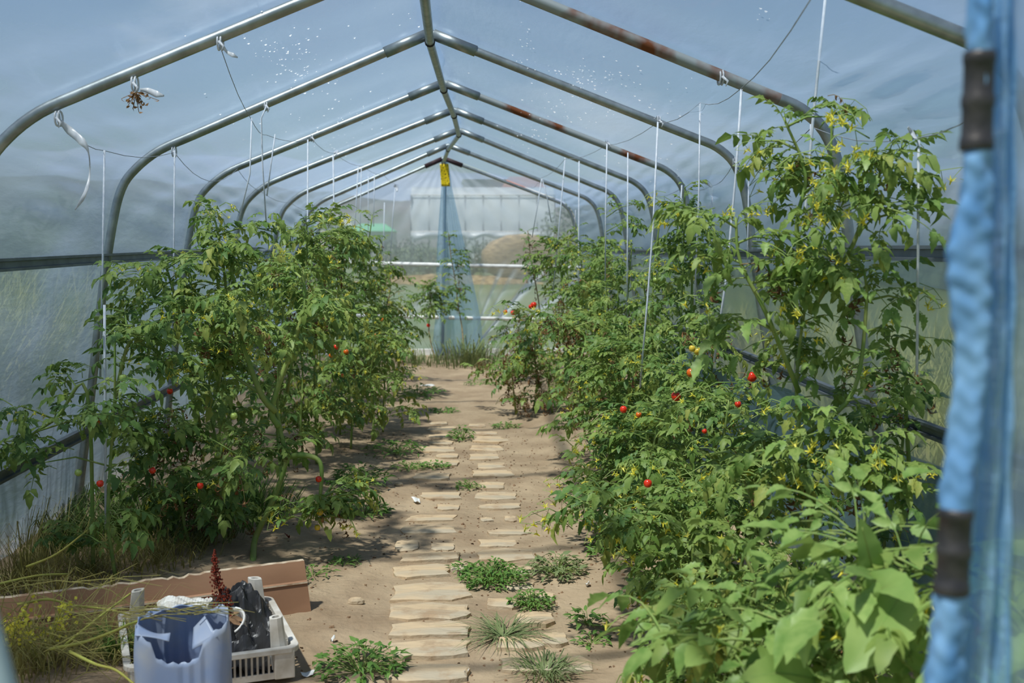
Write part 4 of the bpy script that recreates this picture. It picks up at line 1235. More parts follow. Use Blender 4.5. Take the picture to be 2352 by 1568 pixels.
for sx, sy in ((1, 1), (1, -1), (-1, 1), (-1, -1)):   # hollow tapered corner posts
    b = MB()
    o_ = [(.032 * sx, -.034 * sy), (.032 * sx, .0), (.022 * sx, .022 * sy), (0, .032 * sy), (-.034 * sx, .032 * sy), (-.03 * sx, -.01 * sy), (-.008 * sx, -.03 * sy)]
    n = len(o_)
    top = CH + .095
    v = [(x, y, .03) for x, y in o_] + [(x * .72 - .012 * sx, y * .72 - .006 * sy, top) for x, y in o_] + [(x * .40 - .012 * sx, y * .40 - .006 * sy, top) for x, y in o_] + [(x * .36 - .012 * sx, y * .36 - .006 * sy, top - .05) for x, y in o_]
    f = [(q * n + k, q * n + (k + 1) % n, (q + 1) * n + (k + 1) % n, (q + 1) * n + k) for q in range(3) for k in range(n)] + [tuple(3 * n + k for k in range(n))]
    b.add(v, f)
    b.obj('corner_post', M['crate'], cr, smooth=False, loc=(sx * (CW / 2 - .062), sy * (CD / 2 - .058), 0), bevel=.002)
    MB().box((0, 0, 0), (.07, .05, CH - .012)).obj('corner_panel', M['crate'], cr, smooth=False, loc=(sx * (CW / 2 - .055), sy * (CD / 2 - .03), CH / 2 - .006), bevel=.004)
crM = Matrix.Translation(cr.location) @ Matrix.Rotation(CA, 4, 'Z')
def sack(label, cx, cy, w_, d_, h, z0, seed, name='plastic_sack'):
    nu, nv_ = 46, 46
    u = np.linspace(-1, 1, nu + 1)
    U, V = np.meshgrid(u, u, indexing='ij')
    rr = np.sqrt(U * U * .9 + V * V * .9)
    nz = fbm(U * 2.6 + seed * 3.1 + 20, V * 2.6 + seed + 20, 3)
    rid = 1 - np.abs(fbm(U * 3.4 + seed + 50, V * 3.4 + 9, 2)) * 7
    Zc = h * np.clip(1.05 - rr ** 3, -.6, 1) + .12 * nz + .05 * rid * np.clip(1.2 - rr, 0, 1)
    Xc = U * w_ / 2 + .02 * fbm(U * 4 + 7, V * 4 + seed, 2)
    Yc = V * d_ / 2 + .02 * fbm(U * 4 + 70, V * 4 + seed, 2)
    P_ = np.stack([Xc, Yc, np.maximum(Zc, -.01)], -1).reshape(-1, 3)
    f = [(i * (nv_ + 1) + j, (i + 1) * (nv_ + 1) + j, (i + 1) * (nv_ + 1) + j + 1, i * (nv_ + 1) + j + 1) for i in range(nu) for j in range(nv_)]
    p = crM @ Vector((cx, cy, z0))
    o = MB().add(P_, f).obj(name, M['bag'], smooth=False)
    o.location = p
    o.rotation_euler = (0, 0, CA)
    md = o.modifiers.new('thick', 'SOLIDIFY'); md.thickness = .0015
    return tag(o, label, 'sack')
sack('crumpled black plastic sack heaped at the back of the white crate', .13, .13, .30, .32, .12, .03, 3)
sack('dusty black plastic sack slumped at the front of the white crate', .10, -.17, .34, .22, .075, .03, 8)
b = MB()                                           # soil and rubble in the crate
def heap(u, v):
    x, y = (u - .5) * (CW - .075), (v - .5) * (CD - .075)
    return (x, y, .03 + .035 * fbm(np.array([x * 14 + 5]), np.array([y * 14 + 5]), 3)[0] * 2 + .01)
b.grid(heap, 30, 30)
o = b.obj('crate_soil', M['brick_soil'])
o.location = cr.location; o.rotation_euler = (0, 0, CA)
tag(o, 'dry soil and debris in the bottom of the white crate', 'soil', kind='stuff')
# plant pot with the dock stalk
pc = at(545, 1425, 4.02)
pot = root('plant_pot', crM @ Vector((.08, -.05, .07)), 'small white plastic pot tipped over in the crate', 'pot')
b = MB()
n = 24
prf = [(.030, -.075), (.046, .0), (.052, .0), (.052, .008), (.047, .008), (.044, .0), (.030, -.07), (0, -.07)]
vs = [(a * math.cos(2 * PI * k / n), a * math.sin(2 * PI * k / n), z) for a, z in prf for k in range(n)]
fs = [(i * n + k, i * n + (k + 1) % n, (i + 1) * n + (k + 1) % n, (i + 1) * n + k) for i in range(len(prf) - 1) for k in range(n)]
b.add(vs, fs, 0, Matrix.Translation((0.0, 0, .065)) @ Euler((.55, -.35, 0)).to_matrix().to_4x4() @ Matrix.Scale(1.25, 4))
b.obj('pot_body', M['cup'], pot)
b = MB()
for k in range(12):
    a = k * .52
    b.add(*leaflet(.06, .03, 3, seed=k, fold=.6), 0, Matrix.Translation((-.02 + .02 * math.cos(a), .01 + .02 * math.sin(a), .075)) @ Euler((R.random(), R.uniform(-.8, .3), a)).to_matrix().to_4x4())
b.obj('potting_soil', M['brick_soil'], pot)
c0 = crM @ Vector((.05, .0, .10))
dk = root('dock_plant', c0, 'dark red dried dock stalk standing up from the crate before the board', 'dried plant')
b = MB()
top = at(492, 1262, c0.y + .03) - c0
pathd = catmull([Vector((0, 0, -.04)), top * .35 + Vector((.012, 0, 0)), top * .7, top], 6)
b.tube(pathd, [.004 - .0022 * i / len(pathd) for i in range(len(pathd))], 6)
side = [Vector((.0, 0, .01)), Vector((.03, .0, .07)), Vector((.034, .01, .14))]
b.tube(side, [.003, .0025, .001], 5)
b.obj('stalk', M['dock'], dk)
b = MB()
rd = random.Random(2)
for k in range(420):
    q, t = (pathd, rd.uniform(.2, .97)) if rd.random() < .8 else (side, rd.random())
    p, _ = lerp_path(q, t)
    s = .018 * (1.15 - t)
    d = Vector((rd.gauss(0, s), rd.gauss(0, s), rd.gauss(0, .006)))
    v = [(-.004, 0, 0), (0, .003, .002), (.004, 0, 0), (0, -.003, -.002), (0, 0, .005), (0, 0, -.005)]
    b.add(v, [(0, 1, 4), (1, 2, 4), (2, 3, 4), (3, 0, 4), (1, 0, 5), (2, 1, 5), (3, 2, 5), (0, 3, 5)], 0, Matrix.Translation(p + d))
tag(b.obj('seeds', M['dock'], dk, smooth=False), kind='stuff')
# white foam piece
b = MB()
fo = crM @ Vector((-.05, .15, .13))
def foamfn(u, v):
    x = (u - .5) * .2
    y = (v - .5) * .14
    e = max(0, 1 - (2 * abs(u - .5)) ** 3) * max(0, 1 - (2 * abs(v - .5)) ** 4)
    return (x, y, .05 * e + .02 * math.sin(u * 5 + 1) + .006 * math.sin(v * 19 + u * 23))
b.grid(foamfn, 24, 16)
o = b.obj('foam_piece', M['foam'], smooth=False)
o.location = fo; o.rotation_euler = (.35, -.1, .3)
md = o.modifiers.new('t', 'SOLIDIFY'); md.thickness = .018
tag(o, 'broken white foam piece behind the blue canister', 'foam')
# blue canister torn open
jc = gr(412, 1608)
jg = root('canister', (wx(398, 3.46), 3.46, 0.0), 'torn open blue plastic canister with ribbed sides in front of the white crate', 'canister', rz=.12)
JW, JD, JH = .285, .19, .36
out_ = rrect(JW, JD, .055, 7)
per = len(out_)
def jtop(k):
    x, y = out_[k]
    a = math.atan2(y, x)
    if y < -.05:                                  # torn front
        t = x / (JW / 2)
        return np.interp(t, [-1, -.8, -.62, -.5, -.3, .1, .35, .5, .7, 1], [.345, .33, .315, .27, .25, .245, .255, .30, .335, .345])
    if y > .05:
        return .36 + .006 * math.sin(x * 60)
    return .35 + .008 * math.sin(y * 80)
fine = []
for k in range(per):
    a, c = out_[k], out_[(k + 1) % per]
    dd = math.hypot(c[0] - a[0], c[1] - a[1])
    m_ = max(1, int(dd / .008))
    for q in range(m_):
        fine.append((a[0] + (c[0] - a[0]) * q / m_, a[1] + (c[1] - a[1]) * q / m_))
out_ = fine
per = len(out_)
NZ = 16
vs, fs = [], []
for i in range(NZ + 1):
    for k in range(per):
        x, y = out_[k]
        z = jtop(k) * i / NZ
        rib = .004 * (1 if math.sin(x * 190) > .2 else 0) if y < -.06 and .0 < x < .1 or y > .06 else 0
        f = 1 - .05 * (z / JH) ** 3 + .012 * math.sin(z * 30)
        nrm = math.hypot(x, y)
        jj = .004 * math.sin(k * 1.7) if i == NZ else 0
        vs.append((x * f * (1 - rib / nrm), y * f - (rib if y > 0 else -rib), z + jj))
for i in range(NZ):
    for k in range(per):
        fs.append((i * per + k, i * per + (k + 1) % per, (i + 1) * per + (k + 1) % per, (i + 1) * per + k))
fs.append(tuple(range(per))[::-1])
b = MB().add(vs, fs)
o = b.obj('canister_body', M['jug'], jg)
md = o.modifiers.new('t', 'SOLIDIFY'); md.thickness = .0035
b = MB()                                           # bent shoulder flap left of the tear and torn tongue at right
def flapfn(u, v):
    return ((-.5 * JW + .012) + u * .10, -.080 + .055 * v * (1 - u * .4) - .01 * u, .335 - .02 * u * u + .018 * v - .02 * math.sin(u * 3) * v)
b.grid(flapfn, 10, 6)
o = b.obj('torn_flap', M['jug'], jg)
md = o.modifiers.new('t', 'SOLIDIFY'); md.thickness = .0035
b = MB()
def flap2(u, v):
    return (.035 + u * .075 * (1 - .55 * v), -.088 + .05 * v, .285 + .035 * u + .05 * v)
b.grid(flap2, 8, 6)
o = b.obj('torn_flap', M['jug'], jg)
md = o.modifiers.new('t', 'SOLIDIFY'); md.thickness = .0035
b = MB()
def shoulder(u, v):
    a = u * PI
    x = math.cos(a) * (JW / 2 - .012) * (1 - .55 * v)
    y = .02 + math.sin(a) * (JD / 2 - .025) * (1 - .4 * v)
    return (x, y, .345 + .03 * v + .004 * math.sin(u * 14))
b.grid(shoulder, 24, 6)
o = b.obj('shoulder', M['jug'], jg)
md = o.modifiers.new('t', 'SOLIDIFY'); md.thickness = .0035
b = MB()
def dirt(u, v):
    x, y = (u - .5) * .23, (v - .5) * .16
    return (x * .95, y * .9, .15 + .02 * math.sin(u * 7) * math.sin(v * 6) + .008 * math.sin(u * 31 + v * 17))
b.grid(dirt, 16, 12)
b.obj('dirt_fill', M['brick_soil'], jg)
# rusty bits on the canister front
b = MB()
def foam2(u, v):
    a = u * 2 * PI
    rr = .035 * math.sin(v * PI) * (1 + .2 * math.sin(a * 3))
    return (rr * math.cos(a), rr * .8 * math.sin(a), .06 * (v - .5))
b.grid(foam2, 12, 8)
o = b.obj('foam_piece', M['foam'])
o.location = (wx(300, 3.95), 3.95, .03)
tag(o, 'crumpled white scrap on the ground left of the blue canister', 'litter')

# ------------------------------------------------------------------ weeds and grass
def rosette(label, x, y, rad, n, lf, material, h=.06, seed=0, name='weed', grp='weeds on the path', wdt=.4, lie=False, z=None, base=None):
    r = random.Random(seed + 900)
    p = base if base is not None else gr(x, y)
    z0 = soil_z(p.x, p.y)
    rt = root(name, (p.x, p.y, z0), label, 'weed', grp)
    st = MB()
    ms = [MB().add(*leaflet(1, wdt, 4, fold=.3, droop=.3, serr=.1, seed=k)).mesh('leaf', M[material]) for k in range(3)]
    fill = MB()
    tint = []
    nobj = min(n, 32)
    for k in range(n):
        a = r.uniform(0, 2 * PI)
        d = rad * math.sqrt(r.random())
        hh = h * r.uniform(.3, 1) * (1 - .6 * d / rad)
        q = Vector((d * math.cos(a), d * math.sin(a), hh))
        if k % 3 == 0:
            st.tube([Vector((q.x * .15, q.y * .15, 0)), Vector((q.x * .6, q.y * .6, hh * .8)), q], .0016, 3, cap=False)
        s = lf * r.uniform(.6, 1.2)
        e = (r.uniform(-.5, .5), r.uniform(-.7, .3), a + r.uniform(-1.2, 1.2))
        if k < nobj:
            inst('leaf', r.choice(ms), rt, q, e, s)
        else:
            v, f = leaflet(s, s * wdt, 3, seed=k)
            fill.add(v, f, 0, Matrix.Translation(q) @ Euler(e).to_matrix().to_4x4())
            tint += [r.random()] * len(v)
    st.obj('stems', M['stem'], rt)
    if n > nobj:
        tag(fill.obj('foliage', M[material], rt, tint=tint), kind='stuff')
    return rt
W_ = [('round bushy green weed between the paving stones, beside the feathery one', 1135, 1330, .16, 360, .035, 'weed', .12),
      ('bright green clover-like weed on the right paving stones', 1220, 1390, .09, 200, .028, 'weed', .09),
      ('bluish green feathery weed right of the bushy one', 1280, 1315, .13, 200, .04, 'weed_grey', .11),
      ('small weed at the right end of the round path stone', 1060, 1305, .06, 60, .03, 'weed', .06),
      ('small green weed in the middle of the path, farther up', 1062, 1005, .10, 110, .045, 'weed', .14),
      ('two-tufted small weed in the middle of the path below the far one', 1078, 1115, .09, 80, .03, 'weed', .06),
      ('weed growing over the left paving stones beside the far one', 995, 1072, .10, 80, .035, 'weed', .06),
      ('low weed on the left stones near the shaded leaves', 940, 1075, .12, 90, .035, 'weed', .06),
      ('low dark weed at the left edge of the path in the shade', 905, 1040, .22, 130, .05, 'weed', .12),
      ('large low weed below the hanging tomatoes', 820, 1120, .20, 200, .05, 'weed', .18),
      ('dark weed clump left of the white paper scrap', 835, 1180, .14, 160, .045, 'weed', .10),
      ('wide weed patch at the bottom edge left of the path', 828, 1535, .16, 220, .04, 'weed', .12),
      ('small weed left of the path below the pale stone', 800, 1285, .08, 40, .03, 'weed_grey', .04),
      ('small weed tufts below the crooked trunk', 720, 1320, .10, 50, .03, 'weed', .05),
      ('weed beside the end of the brown board', 790, 1290, .07, 40, .03, 'weed', .05),
      ('low dark weeds at the far left path edge', 960, 905, .25, 140, .06, 'weed', .14),
      ('small weed near the far start of the stones', 1020, 945, .12, 60, .05, 'weed', .06),
      ('small weed by the far right bush', 1110, 880, .2, 60, .05, 'weed', .06),
      ('flat leaved weed below the half dry bush', 1160, 975, .12, 60, .045, 'weed', .06),
      ('small weed on the soil by the right bush', 1360, 1470, .07, 50, .03, 'weed', .05),
      ('weed with a yellow flower at the right path edge', 1350, 1430, .07, 40, .05, 'weed', .08),
      ('straggling weed below the drooping right bush', 1420, 1280, .14, 90, .04, 'weed', .08),
      ('weed on the bare soil behind the front plants at right', 1930, 1260, .12, 70, .05, 'weed', .16)]
for k, (lb, x, y, rad, n, lf, mt, h) in enumerate(W_):
    rosette(lb, x, y, rad, n, lf, mt, h, seed=k)
def grass_clump(label, x, y, rad, n, h, material='grass', seed=0, flat=.5, wd=.006, name='grass_tuft', cat='grass', grp='grass tufts', base=None, zs=1.0):
    r = random.Random(seed + 333)
    p = base if base is not None else gr(x, y)
    b = MB()
    tint = []
    for k in range(n):
        a, d = r.uniform(0, 2 * PI), rad * r.random()
        q = Vector((d * math.cos(a), d * math.sin(a), 0))
        hh = h * r.uniform(.45, 1.1)
        a2 = a + r.uniform(-.9, .9)
        o = Vector((math.cos(a2), math.sin(a2), 0))
        s = Vector((-o.y, o.x, 0)) * wd * r.uniform(.5, 1.1)
        pts = [q, q + o * hh * flat * .25 + Vector((0, 0, hh * .5)), q + o * hh * flat * .7 + Vector((0, 0, hh * .85)), q + o * hh * flat * 1.3 + Vector((0, 0, hh * (1 - .35 * flat)))]
        v = []
        for i, pp in enumerate(pts):
            ww = (1, .9, .6, .08)[i]
            pp = Vector((max(pp.x, -1.93 - p.x), pp.y, pp.z * zs))
            v += [tuple(pp - s * ww), tuple(pp + s * ww)]
        b.add(v, [(2 * i, 2 * i + 1, 2 * i + 3, 2 * i + 2) for i in range(3)])
        tint += [r.random()] * len(v)
    o = b.obj(name, M[material], tint=tint)
    o.location = (p.x, p.y, soil_z(p.x, p.y) if abs(p.x) < 2.1 and p.y < 15.5 else -.04)
    return tag(o, label, cat, grp, kind='stuff')
grass_clump('sprawling flat grass on the near right paving stones', 1155, 1455, .06, 130, .11, 'weed_grey', 1, 1.6, .0035, zs=.42)
grass_clump('grey green grass tuft over the nearest right paving stone', 1250, 1545, .09, 150, .085, 'weed_grey', 2, 1.1, .0035, zs=.7)
grass_clump('tall green grass at the foot of the left bed, right part', 560, 1190, .28, 260, .24, 'grass', 3, .6, .007)
grass_clump('tall green grass at the foot of the left bed, left part', 330, 1225, .3, 240, .26, 'grass', 4, .6, .007)
grass_clump('grass along the left wall beside the small staked plant', 190, 1260, .3, 150, .2, 'grass', 5, .6, .006)
grass_clump('grass tuft before the end wall right of the post', 1085, 838, .5, 260, .38, 'weed_grey', 6, .5, .008)
grass_clump('grass tuft before the end wall left of the post', 950, 838, .5, 160, .2, 'weed_grey', 7, .5, .008)
grass_clump('grass tuft beside the end board of the white crate', 470, 1250, .22, 160, .12, 'weed_grey', 8, .9, .005)
for k, (x, y, rd_, n, h, lb) in enumerate(((60, 1350, .34, 300, .15, 'dry straw coloured grass along the left wall'), (210, 1330, .34, 360, .10, 'matted dry grass behind the brown board'), (360, 1290, .3, 420, .12, 'thin dry grass on the soil behind the board'), (120, 1500, .3, 300, .13, 'dry straw grass in front of the board, by the yellow flowers'), (30, 1560, .26, 300, .16, 'dry straw grass at the lower left corner'), (250, 1520, .16, 140, .10, 'dry straw grass beside the blue canister'))):
    grass_clump(lb, x, y, rd_, n, h, 'straw', 20 + k, .9, .003, grp='dry grass in the left front')
grass_clump('green weed grass beside the blue canister', 275, 1530, .07, 90, .12, 'grass', 40, .7, .005)
grass_clump('tangled green undergrowth by the left wall', 120, 1255, .32, 220, .24, 'weed_grey', 41, .7, .005)
# yellow flowered weed, front left
def yellow_weed(label, x, y, Yd, seed):
    r = random.Random(seed)
    g = gr(x, y)
    rt = root('yellow_flowered_weed', (g.x, g.y, soil_z(g.x, g.y)), label, 'weed', 'yellow flowered weeds')
    st, fl = MB(), MB()
    for k in range(9):
        a = r.uniform(0, 2 * PI)
        e = Vector((math.cos(a) * .1, math.sin(a) * .08, r.uniform(.12, .26)))
        st.tube([Vector((0, 0, 0)), e * .5 + Vector((0, 0, .03)), e], .0018, 4, cap=False)
        for j in range(16):
            p = e * r.uniform(.6, 1.05) + Vector((r.gauss(0, .014), r.gauss(0, .014), r.gauss(0, .012)))
            Mx = Matrix.Translation(p) @ Euler((r.random() * 6, r.random() * 6, 0)).to_matrix().to_4x4()
            fl.add([(0, 0, 0), (.007, .003, 0), (0, .009, .002), (-.007, .003, 0), (0, -.007, .001)], [(0, 1, 2), (0, 2, 3), (0, 3, 4), (0, 4, 1)], 0, Mx)
    st.obj('stems', M['olive'], rt)
    fl.obj('blossoms', M['petal'], rt, smooth=False)['kind'] = 'stuff'
yellow_weed('weed with a bunch of small yellow flowers before the brown board', 95, 1560, 3.95, 1)
yellow_weed('smaller yellow flowered weed at the left edge', 20, 1545, 4.0, 2)
# long pale stalks lying over the corner
SK = [('long pale dry stalk arching over the grass along the left wall', [(60, 1302, 4.7), (130, 1272, 4.75), (200, 1218, 4.85)], .006),
      ('thick pale stalk entering from the left edge above the board', [(-20, 1345, 4.3), (85, 1322, 4.4), (155, 1318, 4.5)], .006),
      ('yellowish stalk slanting up across the board', [(150, 1480, 3.85), (230, 1415, 3.9), (300, 1362, 3.95)], .005),
      ('pale stalk crossing the board above the yellow flowers', [(40, 1388, 3.95), (110, 1376, 3.98), (170, 1390, 4.0), (240, 1398, 4.0), (300, 1412, 4.0)], .005),
      ('twisted brown stalk reaching to the blue canister', [(115, 1490, 3.7), (190, 1475, 3.7), (260, 1450, 3.7), (320, 1425, 3.68), (390, 1412, 3.66)], .006),
      ('green yellow stalk running down to the bottom edge', [(160, 1496, 3.6), (220, 1525, 3.55), (265, 1538, 3.5), (310, 1572, 3.45)], .006)]
for lb, pts, r_ in SK:
    q = catmull([at(x, y, Yd) for x, y, Yd in pts], 5)
    o = MB().tube(q, [r_ * (1 - .4 * i / len(q)) for i in range(len(q))], 6).obj('dry_stalk', M['olive'])
    tag(o, lb, 'stalk', 'long dry stalks')

sk_ = MB()
def skirt(u, v):
    y = 2.4 + u * 7.6
    return (1.74 + .05 * math.sin(u * 5) - .16 * v + .012 * math.sin(u * 60 + v * 4) - .07 * v * v, y, .70 + .03 * math.sin(u * 17) - .72 * v)
sk_.grid(skirt, 160, 10)
M['film_skirt'] = film('teal_polythene', haze=0.7, dust=0.2, tint=(.55, .72, .8, 1), hazecol=(0.12, 0.20, 0.25, 1), gloss=.2, rough=.3)
tag(sk_.obj('film_skirt', M['film_skirt']), 'blue grey polythene skirt along the foot of the right wall', 'film')
def big_leaf(plant, y0, p0, p1, p2, wd, seed):
    """one large blade with its stalk, from p0 (stalk end) over p1 to the tip p2"""
    pt = bpy.data.objects[plant]
    b = MB()
    path = catmull([p0, p1, p2], 8)
    n = len(path)
    L_ = sum((a - c).length for a, c in zip(path[:-1], path[1:]))
    vs, fs = [], []
    for i, p in enumerate(path):
        t = i / (n - 1)
        d = (path[min(i + 1, n - 1)] - path[max(i - 1, 0)]).normalized()
        side = d.cross(Vector((-.15, -.75, .65))).normalized()
        nr = side.cross(d).normalized()
        w_ = wd * .5 * (math.sin(PI * min(1, t ** .75 * .97 + .02)) ** .8 if 0 < i < n - 1 else .03) * (1 + (.05 if i % 2 else -.04))
        for k in (-1, -.5, 0, .5, 1):
            vs.append(tuple(p + side * w_ * k - nr * (-.16 * w_ * abs(k) + .05 * w_ * math.sin(t * 19 + k) * abs(k))))
    for i in range(n - 1):
        for k in range(4):
            fs.append((5 * i + k, 5 * i + k + 1, 5 * i + k + 6, 5 * i + k + 5))
    b.add(vs, fs)
    b.tube([p + Vector((0, 0, -.0015)) for p in path[:-2]], [.0028 * (1 - .7 * i / n) for i in range(n - 2)], 5, 1)
    b.tube([path[0] + (path[0] - path[1]).normalized() * .05 + Vector((0, .02, -.02)), path[0]], .003, 5, 1)
    o = b.obj('leaf', [M['leaf_broad'], M['stem']], pt)
    o.location = -pt.location
plants = {o['label'][:30]: o.name for o in bpy.data.objects if o.name.startswith('tomato_plant') and 'label' in o}
pA = plants['young plant with big pale leav']
pB = plants['young plant with broad light g']
big_leaf(pA, 0, at(2082, 1345, 2.25), at(2020, 1440, 2.15), at(1942, 1545, 2.1), .125, 1)
big_leaf(pA, 0, at(1975, 1395, 2.3), at(2040, 1345, 2.2), at(2098, 1385, 2.1), .085, 2)
big_leaf(pA, 0, at(2010, 1330, 2.35), at(1995, 1265, 2.32), at(1975, 1190, 2.3), .06, 3)
big_leaf(pA, 0, at(2010, 1320, 2.3), at(1975, 1315, 2.2), at(1940, 1310, 2.1), .04, 4)
big_leaf(pB, 0, at(1880, 1560, 2.3), at(1790, 1545, 2.2), at(1700, 1560, 2.1), .08, 5)
big_leaf(pB, 0, at(1720, 1440, 2.4), at(1690, 1420, 2.3), at(1655, 1400, 2.2), .06, 6)
big_leaf(pB, 0, at(1640, 1520, 2.45), at(1610, 1500, 2.35), at(1575, 1530, 2.3), .07, 7)
grass_clump('wispy yellow stems before the left part of the brown board', 110, 1545, .2, 110, .34, 'straw', 60, .8, .0016, grp='dry grass in the left front')
grass_clump('wispy yellow stems standing between the board and the blue canister', 240, 1520, .14, 70, .26, 'straw', 61, .9, .0016, grp='dry grass in the left front')
grass_clump('wispy olive stems along the left wall above the pale stalks', 60, 1330, .3, 200, .34, 'straw', 62, .8, .002, grp='dry grass in the left front')

rs = random.Random(77)
b = MB()
for k in range(85):
    x0_, y0_ = rs.uniform(-20, 330), rs.uniform(1330, 1560)
    Yq = rs.uniform(3.55, 4.0)
    p = at(x0_, y0_, Yq)
    p.z = max(p.z, .06)
    a = rs.uniform(-.9, 1.4)
    L_ = rs.uniform(.12, .34)
    d = Vector((math.cos(a), rs.uniform(-.2, .2), math.sin(a) * .5)) * L_
    b.tube([p - d * .5, p + Vector((0, 0, .02)), p + d * .5], [.0016, .0014, .0008], 4, cap=False)
tag(b.obj('dry_stems', M['straw']), 'tangle of thin dry stems over the lower left corner', 'dry stems', kind='stuff')
b = MB()
for k in range(26):
    p = Vector((jg.location.x + rs.uniform(-.13, .13), jg.location.y + rs.uniform(-.03, .08), .36 + rs.uniform(0, .02)))
    a = rs.uniform(-.4, .4)
    d = Vector((math.cos(a), math.sin(a), rs.uniform(-.15, .15))) * rs.uniform(.06, .2)
    b.tube([p - d * .5, p + Vector((0, 0, .008)), p + d * .5], [.0015, .0013, .0008], 4, cap=False)
tag(b.obj('straw_litter', M['straw']), 'dry straw lying over the rim of the blue canister', 'straw', kind='stuff')

# ------------------------------------------------------------------ litter on the soil
def scrap(label, x, y, w_, d_, seed, material='paper', name='paper_scrap', cat='litter', hgt=.012):
    r = random.Random(seed)
    p = gr(x, y)
    b = MB()
    ph = r.uniform(0, 6)
    def fn(u, v):
        return ((u - .5) * w_ * (1 - .3 * v), (v - .5) * d_ * (1 - .4 * u), hgt * (1 + math.sin(u * 5 + ph) * .7 + math.sin(v * 4 + ph) * .5))
    b.grid(fn, 6, 5)
    o = b.obj(name, M[material], smooth=False)
    o.location = (p.x, p.y, soil_z(p.x, p.y) + .004)
    o.rotation_euler = (0, 0, r.uniform(0, 6))
    md = o.modifiers.new('t', 'SOLIDIFY'); md.thickness = .0012
    tag(o, label, cat)
scrap('crumpled white paper scrap left of the paving stones', 957, 1152, .075, .05, 1, hgt=.014)
scrap('flat pale scrap lying across the far end of the path', 985, 883, .15, .16, 2, hgt=.006)
scrap('flat white scrap beside the foot of the white crate', 707, 1546, .05, .035, 3, hgt=.006)
scrap('tiny white scrap on the right side of the path', 1250, 1218, .02, .02, 4)
scrap('tiny white scrap on the soil beside the feathery weed', 1350, 1345, .025, .02, 5)
scrap('small white scrap right of the brown board', 765, 1470, .025, .02, 6)
scrap('small white scrap at the bottom edge of the path', 1068, 1546, .03, .02, 7)
scrap('dark red fallen scrap on the soil right of the trunk', 661, 1247, .03, .02, 8, 'dock')
scrap('brown strip of dry leaf on the path', 1235, 1282, .05, .015, 9, 'leaf_dry')
def pebble(label, x, y, s, seed, material='stone', name='stone'):
    p = gr(x, y)
    b = MB()
    r = random.Random(seed)
    vs, fs = [], []
    n = 9
    for i in range(6):
        v = i / 5
        for k in range(n):
            a = 2 * PI * k / n
            q = math.sin(PI * (v * .9 + .05))
            vs.append((s * q * math.cos(a) * r.uniform(.85, 1.1), s * .6 * q * math.sin(a) * r.uniform(.85, 1.1), s * .5 * -math.cos(PI * v)))
    for i in range(5):
        for k in range(n):
            fs.append((i * n + k, i * n + (k + 1) % n, (i + 1) * n + (k + 1) % n, (i + 1) * n + k))
    fs += [tuple(range(n))[::-1], tuple(5 * n + k for k in range(n))]
    b.add(vs, fs)
    o = b.obj(name, M[material], smooth=False)
    o.location = (p.x, p.y, soil_z(p.x, p.y) + s * .25)
    o.rotation_euler = (0, 0, r.uniform(-.4, .4))
    tag(o, label, 'stone', 'loose stones')
pebble('pale stone on the soil left of the path stones', 818, 1382, .036, 1)
pebble('small pale stone beside the far shaded weed', 916, 1112, .03, 2)
pebble('brown stone lying in the front of the white crate', 590, 1508, .03, 3)
bpy.data.objects['stone.002'].location.z = .075
b = MB()                                           # crumbs of soil
for k in range(2200):
    x, y = R.gauss(.25, .7), R.uniform(3.8, 9)
    s = R.uniform(.002, .009) * (1.6 if R.random() < .08 else 1)
    z = soil_z(x, y)
    v = [(s, 0, 0), (0, s, 0), (-s, 0, 0), (0, -s, 0), (0, 0, s * .8), (0, 0, -s)]
    b.add(v, [(0, 1, 4), (1, 2, 4), (2, 3, 4), (3, 0, 4)], 0, Matrix.Translation((x, y, z)) @ Euler((R.random(), R.random(), R.random() * 6)).to_matrix().to_4x4())
tag(b.obj('soil_crumbs', M['brick_soil'], floor, smooth=False), kind='stuff')

# ------------------------------------------------------------------ outside: grass by the walls, hay bale, white tunnel, houses, bushes
def outside_grass(label, x0, x1, y0, y1, n, h, material, seed):
    r = random.Random(seed)
    b = MB()
    tint = []
    for k in range(n):
        x, y = r.uniform(x0, x1), r.uniform(y0, y1)
        hh = h * r.uniform(.3, 1.1)
        a = r.uniform(0, 2 * PI)
        o = Vector((math.cos(a), math.sin(a), 0))
        s = Vector((-o.y, o.x, 0)) * .012
        q = Vector((x, y, -.04))
        v = [tuple(q - s), tuple(q + s), tuple(q + o * hh * .15 + Vector((0, 0, hh * .6)) + s * .8), tuple(q + o * hh * .15 + Vector((0, 0, hh * .6)) - s * .8), tuple(q + o * hh * .5 + Vector((0, 0, hh)))]
        b.add(v, [(0, 1, 2, 3), (3, 2, 4)])
        tint += [r.random()] * 5
    tag(b.obj('tall_grass', M[material], tint=tint), label, 'grass', kind='stuff')
M['grass_out'] = mat('outside_grass', srgb(122, 140, 88), srgb(206, 202, 130), rough=.8, scale=6, trans=.25, rand=.7)
outside_grass('tall flowering grass outside the left wall', -4.2, -2.7, 3.0, 9, 9000, 1.35, 'grass_out', 5)
outside_grass('grass outside the right wall', 2.45, 5.2, 2.5, 16, 6500, .8, 'grass_out', 6)
